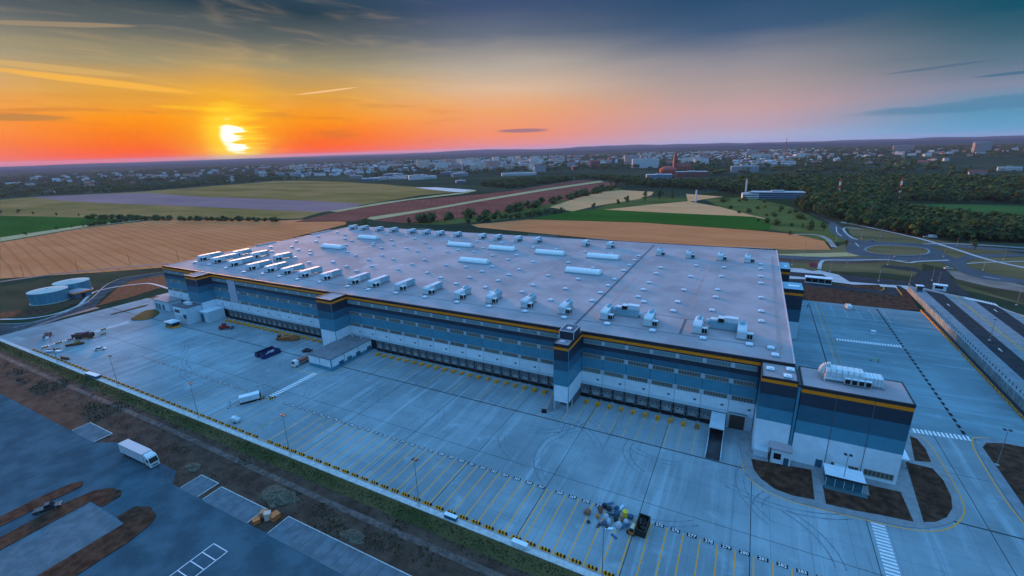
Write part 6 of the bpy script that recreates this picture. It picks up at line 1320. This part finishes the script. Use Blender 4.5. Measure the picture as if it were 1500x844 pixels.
sheet('woodland_floor', [(-46.4, 649.8), (-5.0, 786.6), (-28.8, 959.2), (34.7, 1086.8), (289.1, 1095.6), (513.2, 1003.8), (375.6, 656.0), (288.2, 650.3), (217.2, 638.1), (184.7, 596.8), (187.6, 556.8), (225.3, 509.4), (259.1, 480.6), (287.8, 433.8), (257.1, 356.4), (238.3, 366.4), (195.6, 360.8), (168.3, 377.7), (144.0, 437.3), (111.9, 518.3), (82.9, 587.8)], -.19, F['wood'])
wood('wood', 'dense green wood behind the roundabout and the meadow', fill([(106.8, 542.8), (109.9, 635.0), (104.2, 754.0), (-3.5, 760.7), (-26.2, 922.9), (35.0, 1064.7), (285.3, 1075.5), (507.1, 988.5), (384.9, 679.5), (295.4, 675.2), (222.5, 663.5), (176.2, 587.6), (145.5, 446.9), (112.4, 524.7)], 2100, 10, 18) + fill([(145.5, 446.9), (176.1, 567.0), (186.3, 550.2), (223.9, 503.8), (257.5, 475.7), (286.2, 429.8), (262.1, 368.9), (240.6, 373.0), (198.4, 371.1), (169.9, 385.2)], 520, 8, 14))
wood('wood', 'dark wood between the ploughed land and the town', fill([(-538.2, 813.2), (-505.7, 966.1), (-383.5, 1099.1), (-273.6, 1076.2), (-155.0, 948.9), (-26.2, 922.9), (39.7, 731.4), (-67.2, 820.5), (-148.6, 841.5), (-243.6, 962.3), (-307.4, 1037.6), (-371.8, 1059.8), (-394.8, 887.5), (-426.4, 756.0)], 800, 9, 15))
wood('wood', 'dark belt of trees beyond the runway', fill([(-1641.6, 317.2), (-1653.7, 382.7), (-1474.4, 526.8), (-1446.8, 708.5), (-1458.9, 949.7), (-1375.3, 1003.7), (-1644.6, 1086.4), (-1721.2, 867.8), (-1831.5, 664.2), (-2030.2, 427.2)], 700, 9, 14))
# ------------------------------------------------------------------ the far town
cols = [colour('render_white', (.74, .73, .71), .8), colour('render_cream', (.66, .58, .48), .8), colour('render_grey', (.38, .39, .41), .8), colour('brick_red', (.30, .10, .08), .85), colour('render_pink', (.50, .36, .33), .85), colour('shed_blue', (.18, .26, .36), .6)]
cn_ = ['white', 'cream', 'grey', 'brick red', 'pinkish', 'blue']; rfm = [colour('roof_red', (.26, .08, .06), .85), colour('roof_grey', (.22, .22, .23), .8), colour('roof_pale', (.45, .46, .48), .7)]
winm = MT['vglass']
def house(x, y, w, d, h, ci, pitched, label, group, rz=0, win=False, roofc=None):
    t = thing('town_house' if pitched else 'town_block', label, 'house' if pitched else 'building', (x, y, -.3), rz, group)
    wl = MB().box(-w/2, -d/2, 0, w/2, d/2, h).build('wall', cols[ci], t)
    if pitched: MB().profile([(-d/2-.4, h), (d/2+.4, h), (0, h+d*.38)], 0, -w/2-.3, w/2+.3).build('roof', rfm[0 if roofc is None else roofc], t)
    else: MB().box(-w/2-.3, -d/2-.3, h, w/2+.3, d/2+.3, h+.7).build('roof', rfm[2 if roofc is None else roofc], t); MB().box(-w*.12, -d*.2, h+.7, w*.12, d*.2, h+2.8).build('plant_room', cols[2], t)
    m = MB()
    for fl in range(max(1, int(h//3))):
        z = 1+3*fl
        if z+1.4 > h: break
        if win:
            n_ = max(3, int(w//3.4))
            for i in range(n_): q = -w/2+w*(i+.5)/n_; m.box(q-.7, -d/2-.06, z, q+.7, -d/2-.01, z+1.5); 
        else: m.box(-w/2+.8, -d/2-.06, z, w/2-.8, -d/2-.01, z+1.2)
    if m.f: m.build('windows', winm, wl)
    return t
CX, CY = 42.8, -138.1
def far(px_az, dist): return CX+dist*math.sin(R(px_az)), CY+dist*math.cos(R(px_az))
town = random.Random(31); cnt = {}
zones = [('left village', -72, -58, 1750, 3000, 22, 0), ('airfield sheds', -46, -33, 1500, 1800, 16, 1), ('western far town', -56, -40, 2300, 3900, 46, 2), ('tower block quarter', -38, -24, 1900, 3200, 50, 3), ('middle far town', -25, -10, 1700, 3600, 56, 2), ('eastern far town', -9, 4, 1900, 4200, 42, 2), ('right woods', 4, 22, 1700, 3900, 26, 0)]
for zn, a0, a1, d0, d1, n_, kind in zones:
    L_ = []
    for i in range(n_):
        a, d = town.uniform(a0, a1), town.uniform(d0, d1)
        if kind == 1: w, dd, h, ci, pt = town.uniform(25, 60), town.uniform(14, 26), town.uniform(5, 10), town.choice([0, 0, 2, 5]), False
        elif kind == 3: w, dd, h, ci, pt = town.uniform(26, 75), 13, town.choice([15, 18, 24, 30, 33]), town.choice([0, 0, 1, 1, 4]), False
        elif kind == 0: w, dd, h, ci, pt = town.uniform(12, 34), town.uniform(9, 14), town.uniform(5, 8), town.choice([0, 0, 1, 4]), town.random() < .7
        else: w, dd, h, ci, pt = town.uniform(18, 70), town.uniform(11, 18), town.choice([8, 11, 14, 17, 22]), town.choice([0, 0, 1, 2, 4, 3]), town.random() < .35
        L_.append((a, d, w, dd, h, ci, pt))
    L_.sort()
    for i, (a, d, w, dd, h, ci, pt) in enumerate(L_):
        x, y = far(a, d); fl = 'low' if h < 9 else 'mid height' if h < 20 else 'tall'
        house(x, y, w, dd, h, ci, pt, f'{fl} {cn_[ci]} {"house" if pt else "block"}, {ordw(i)} from the left in the {zn}', 'buildings of the '+zn, R(-a+town.uniform(-40, 40)), win=h > 20)
# the mass of small houses too small to pick apart: one object
mb = MB(); rs = random.Random(5)
for a0, a1, d0, d1, n_ in ((-74, -50, 2100, 4200, 150), (-52, -10, 2000, 4300, 1300), (-12, 6, 1900, 4600, 680), (5, 22, 2100, 4600, 130)):
    for _ in range(n_):
        a, d = rs.uniform(a0, a1), math.sqrt(rs.uniform(d0*d0, d1*d1)); x, y = far(a, d)
        if noise.noise(Vector((x*.0016, y*.0016, 9))) < -.15: continue
        w, dd, h = rs.uniform(9, 30), rs.uniform(8, 14), rs.choice([5, 6, 8, 11]); t = R(-a+rs.uniform(-50, 50)); c, s = math.cos(t), math.sin(t); n0 = len(mb.v); mi = rs.choice([0, 0, 1, 1, 2, 3, 4])
        P_ = [(-w/2, -dd/2), (w/2, -dd/2), (w/2, dd/2), (-w/2, dd/2)]
        for z in (-.3, h): mb.v += [(x+p*c-q*s, y+p*s+q*c, z) for p, q in P_]
        mb.v += [(x+p*c, y+p*s, h+dd*.35) for p in (-w/2, w/2)]
        mb.f += [tuple(n0+i for i in f) for f in ((0, 1, 5, 4), (1, 2, 6, 5), (2, 3, 7, 6), (3, 0, 4, 7), (4, 5, 9, 8), (6, 7, 8, 9), (5, 6, 9), (7, 4, 8))]
        mb.m += [mi]*4+[5+rs.randrange(3)]*2+[mi]*2
dim = [colour('old_render_%d' % i, c, .9) for i, c in enumerate(((.64, .63, .62), (.56, .50, .44), (.38, .40, .43), (.26, .09, .07), (.38, .28, .27)))]
o = setting(mb.build('town_houses', dim+rfm), 'stuff'); o['label'] = 'mass of small houses of the far town'
# landmarks
def at_px(p): return p
for (p, w, d, h, ci, pt, lab) in (([(-323.2, 1652.4)][0], 95, 24, 32, 0, False, 'broad white office slab left of the red church, tallest in the middle town'), ([(-432.6, 1904.2)][0], 60, 22, 40, 2, False, 'grey hospital block just behind the white office slab'), ([(-104.8, 1157.6)][0], 75, 26, 13, 3, False, 'long red and white brick block right below the church'), ([(-166.8, 1055.9)][0], 60, 28, 12, 5, False, 'blue grey factory hall below the red dome'), ([(-631.4, 1220.1)][0], 110, 26, 8, 0, False, 'long white flat hall in the wood before the town'),
                             ([(13.4, 1363.8)][0], 70, 24, 16, 2, False, 'grey glazed block at the edge of the green belt'), ([(75.6, 674.0)][0], 70, 22, 9, 5, False, 'long blue and white commercial hall in the trees by the blue road'), ([(38.7, 666.7)][0], 22, 16, 7, 0, False, 'white workshop left of the long blue hall'), ([(-888.2, 1024.8)][0], 46, 22, 13, 0, False, 'large white hangar with dark door beside the airfield'), ([(-1021.0, 1019.0)][0], 60, 16, 7, 0, False, 'low white sheds left of the airfield hangar'), ([(-648.6, 908.3)][0], 26, 14, 6, 5, False, 'small blue roofed hall by the apron'),
                             ([(67.6, 1681.4)][0], 150, 40, 9, 0, False, 'huge pale warehouse roof in the east of the town'), ([(103.0, 1889.4)][0], 90, 30, 9, 0, False, 'second pale warehouse behind the huge one'), ([(932.6, 2740.8)][0], 60, 24, 50, 2, False, 'blue grey high rise alone in the far right woods'), ([(892.2, 2651.5)][0], 24, 20, 46, 4, False, 'pinkish high rise touching the blue grey one'), ([(757.6, 3228.1)][0], 90, 22, 36, 4, False, 'broad pinkish slab on the right skyline'), ([(447.2, 1161.3)][0], 26, 14, 9, 0, True, 'white church like house in the far right wood'), ([(569.6, 1379.1)][0], 40, 16, 8, 0, False, 'white hall at the far right in the wood')):
    a = math.degrees(math.atan2(p[0]-CX, p[1]-CY)); house(p[0], p[1], w, d, h, ci, pt, lab, 'landmark buildings of the far town', R(-a+6), win=h > 10)
red_ = colour('church_brick', (.42, .085, .06), .8)
p = [(-152.2, 1375.8)][0]; t = thing('red_church', 'red brick church with tall pointed tower in the far town', 'church', (p[0], p[1], 0), R(20))
MB().box(-24, -9, 0, 20, 9, 16).build('nave', red_, t); MB().profile([(-10, 16), (10, 16), (0, 27)], 0, -24, 20).build('roof', rfm[0], t); tw = MB().box(-31, -6, 0, -19.9, 6, 40).build('tower', red_, t); MB().tube((-25.5, 0, 40), (-25.5, 0, 64), 7.5, 4, .2).build('spire', rfm[0], tw); k = MB(); [k.box(-27+3*i, -6.08, 28, -25+3*i, -6.01, 34) for i in range(2)]; k.build('belfry_openings', MT['dark'], tw)
p = [(-166.9, 1184.9)][0]; t = thing('red_domed_hall', 'round red brick hall with a shallow dome in the far town', 'hall', (p[0], p[1], 0))
MB().tube((0, 0, 0), (0, 0, 15), 22, 20).build('wall', red_, t); k = MB(); [k.tube((0, 0, 15+11*math.sin(math.pi/2*i/4)), (0, 0, 15+11*math.sin(math.pi/2*(i+1)/4)), 22.6*math.cos(math.pi/2*i/4)+.1, 20, 22.6*math.cos(math.pi/2*(i+1)/4)+.1) for i in range(4)]; k.build('dome', red_, t); k = MB(); [k.box(22.05*math.cos(a)-.8, 22.05*math.sin(a)-.8, 4, 22.05*math.cos(a)+.8, 22.05*math.sin(a)+.8, 11) for a in np.linspace(0, 6.28, 17)[:-1]]; k.build('windows', MT['dark'], t)
for p, h, lab in (([(151.8, 670.4)][0], 30, 'red and white banded chimney, left one in the wood'), ([(224.0, 685.3)][0], 30, 'red and white banded chimney, right one in the wood'), ([(31.6, 730.0)][0], 24, 'pale chimney at the edge of the wood by the white workshop'), ([(-31.3, 595.4)][0], 18, 'pale mast at the top of the stubble wedge')):
    t = thing('chimney', lab, 'chimney', (p[0], p[1], -.3))
    for i in range(6): MB().tube((0, 0, h*i/6), (0, 0, h*(i+1)/6), 1.5-.08*i, 10, 1.42-.08*i).build('band', cols[0] if i % 2 == 0 or 'pale' in lab else red_, t)
    MB().tube((0, 0, h), (0, 0, h+.4), 1.3, 10).build('rim', MT['dark'], t)
p = [(206.8, 3617.5)][0]; t = thing('radio_mast', 'thin dark radio mast rising above the skyline', 'mast', (p[0], p[1], 0)); MB().tube((0, 0, 0), (0, 0, 75), 4.5, 6, 2.2).build('lattice', MT['trim'], t); MB().tube((0, 0, 75), (0, 0, 105), 1.6, 6, .8).build('aerial', MT['trim'], t); MB().tube((0, 0, 60), (0, 0, 62), 4, 8).build('platform', MT['trim'], t)
# trees of the town, scattered between the houses, one mass
tp = []
for a0, a1, d0, d1, n_ in ((-75, -45, 1900, 4600, 1500), (-45, -10, 1750, 4600, 2600), (-10, 25, 1400, 5200, 4200)):
    for _ in range(n_):
        a, d = rt.uniform(a0, a1), math.sqrt(rt.uniform(d0*d0, d1*d1)); x, y = far(a, d)
        if noise.noise(Vector((x*.0022, y*.0022, 5))) < -.22: continue
        tp.append((x, y, rt.uniform(9, 18), rt.uniform(1.3, 3.2)))
wood('wood', 'dark tree masses between the houses of the far town', tp)

# ------------------------------------------------------------------ haze: one closed box round camera and scene, sky outside
hz = bpy.data.materials.new('haze_air'); hz.use_nodes = True; t = hz.node_tree; t.nodes.clear()
pv = N(t, 'ShaderNodeVolumePrincipled'); pv.inputs['Color'].default_value = (.50, .64, 1.0, 1); pv.inputs['Density'].default_value = HAZE; pv.inputs['Anisotropy'].default_value = .1
mo = N(t, 'ShaderNodeOutputMaterial'); t.links.new(pv.outputs[0], mo.inputs['Volume'])
hb = MB().box(-20400, -20400, -3, 20400, 20400, 114); setting(hb.build('haze', hz), 'stuff')
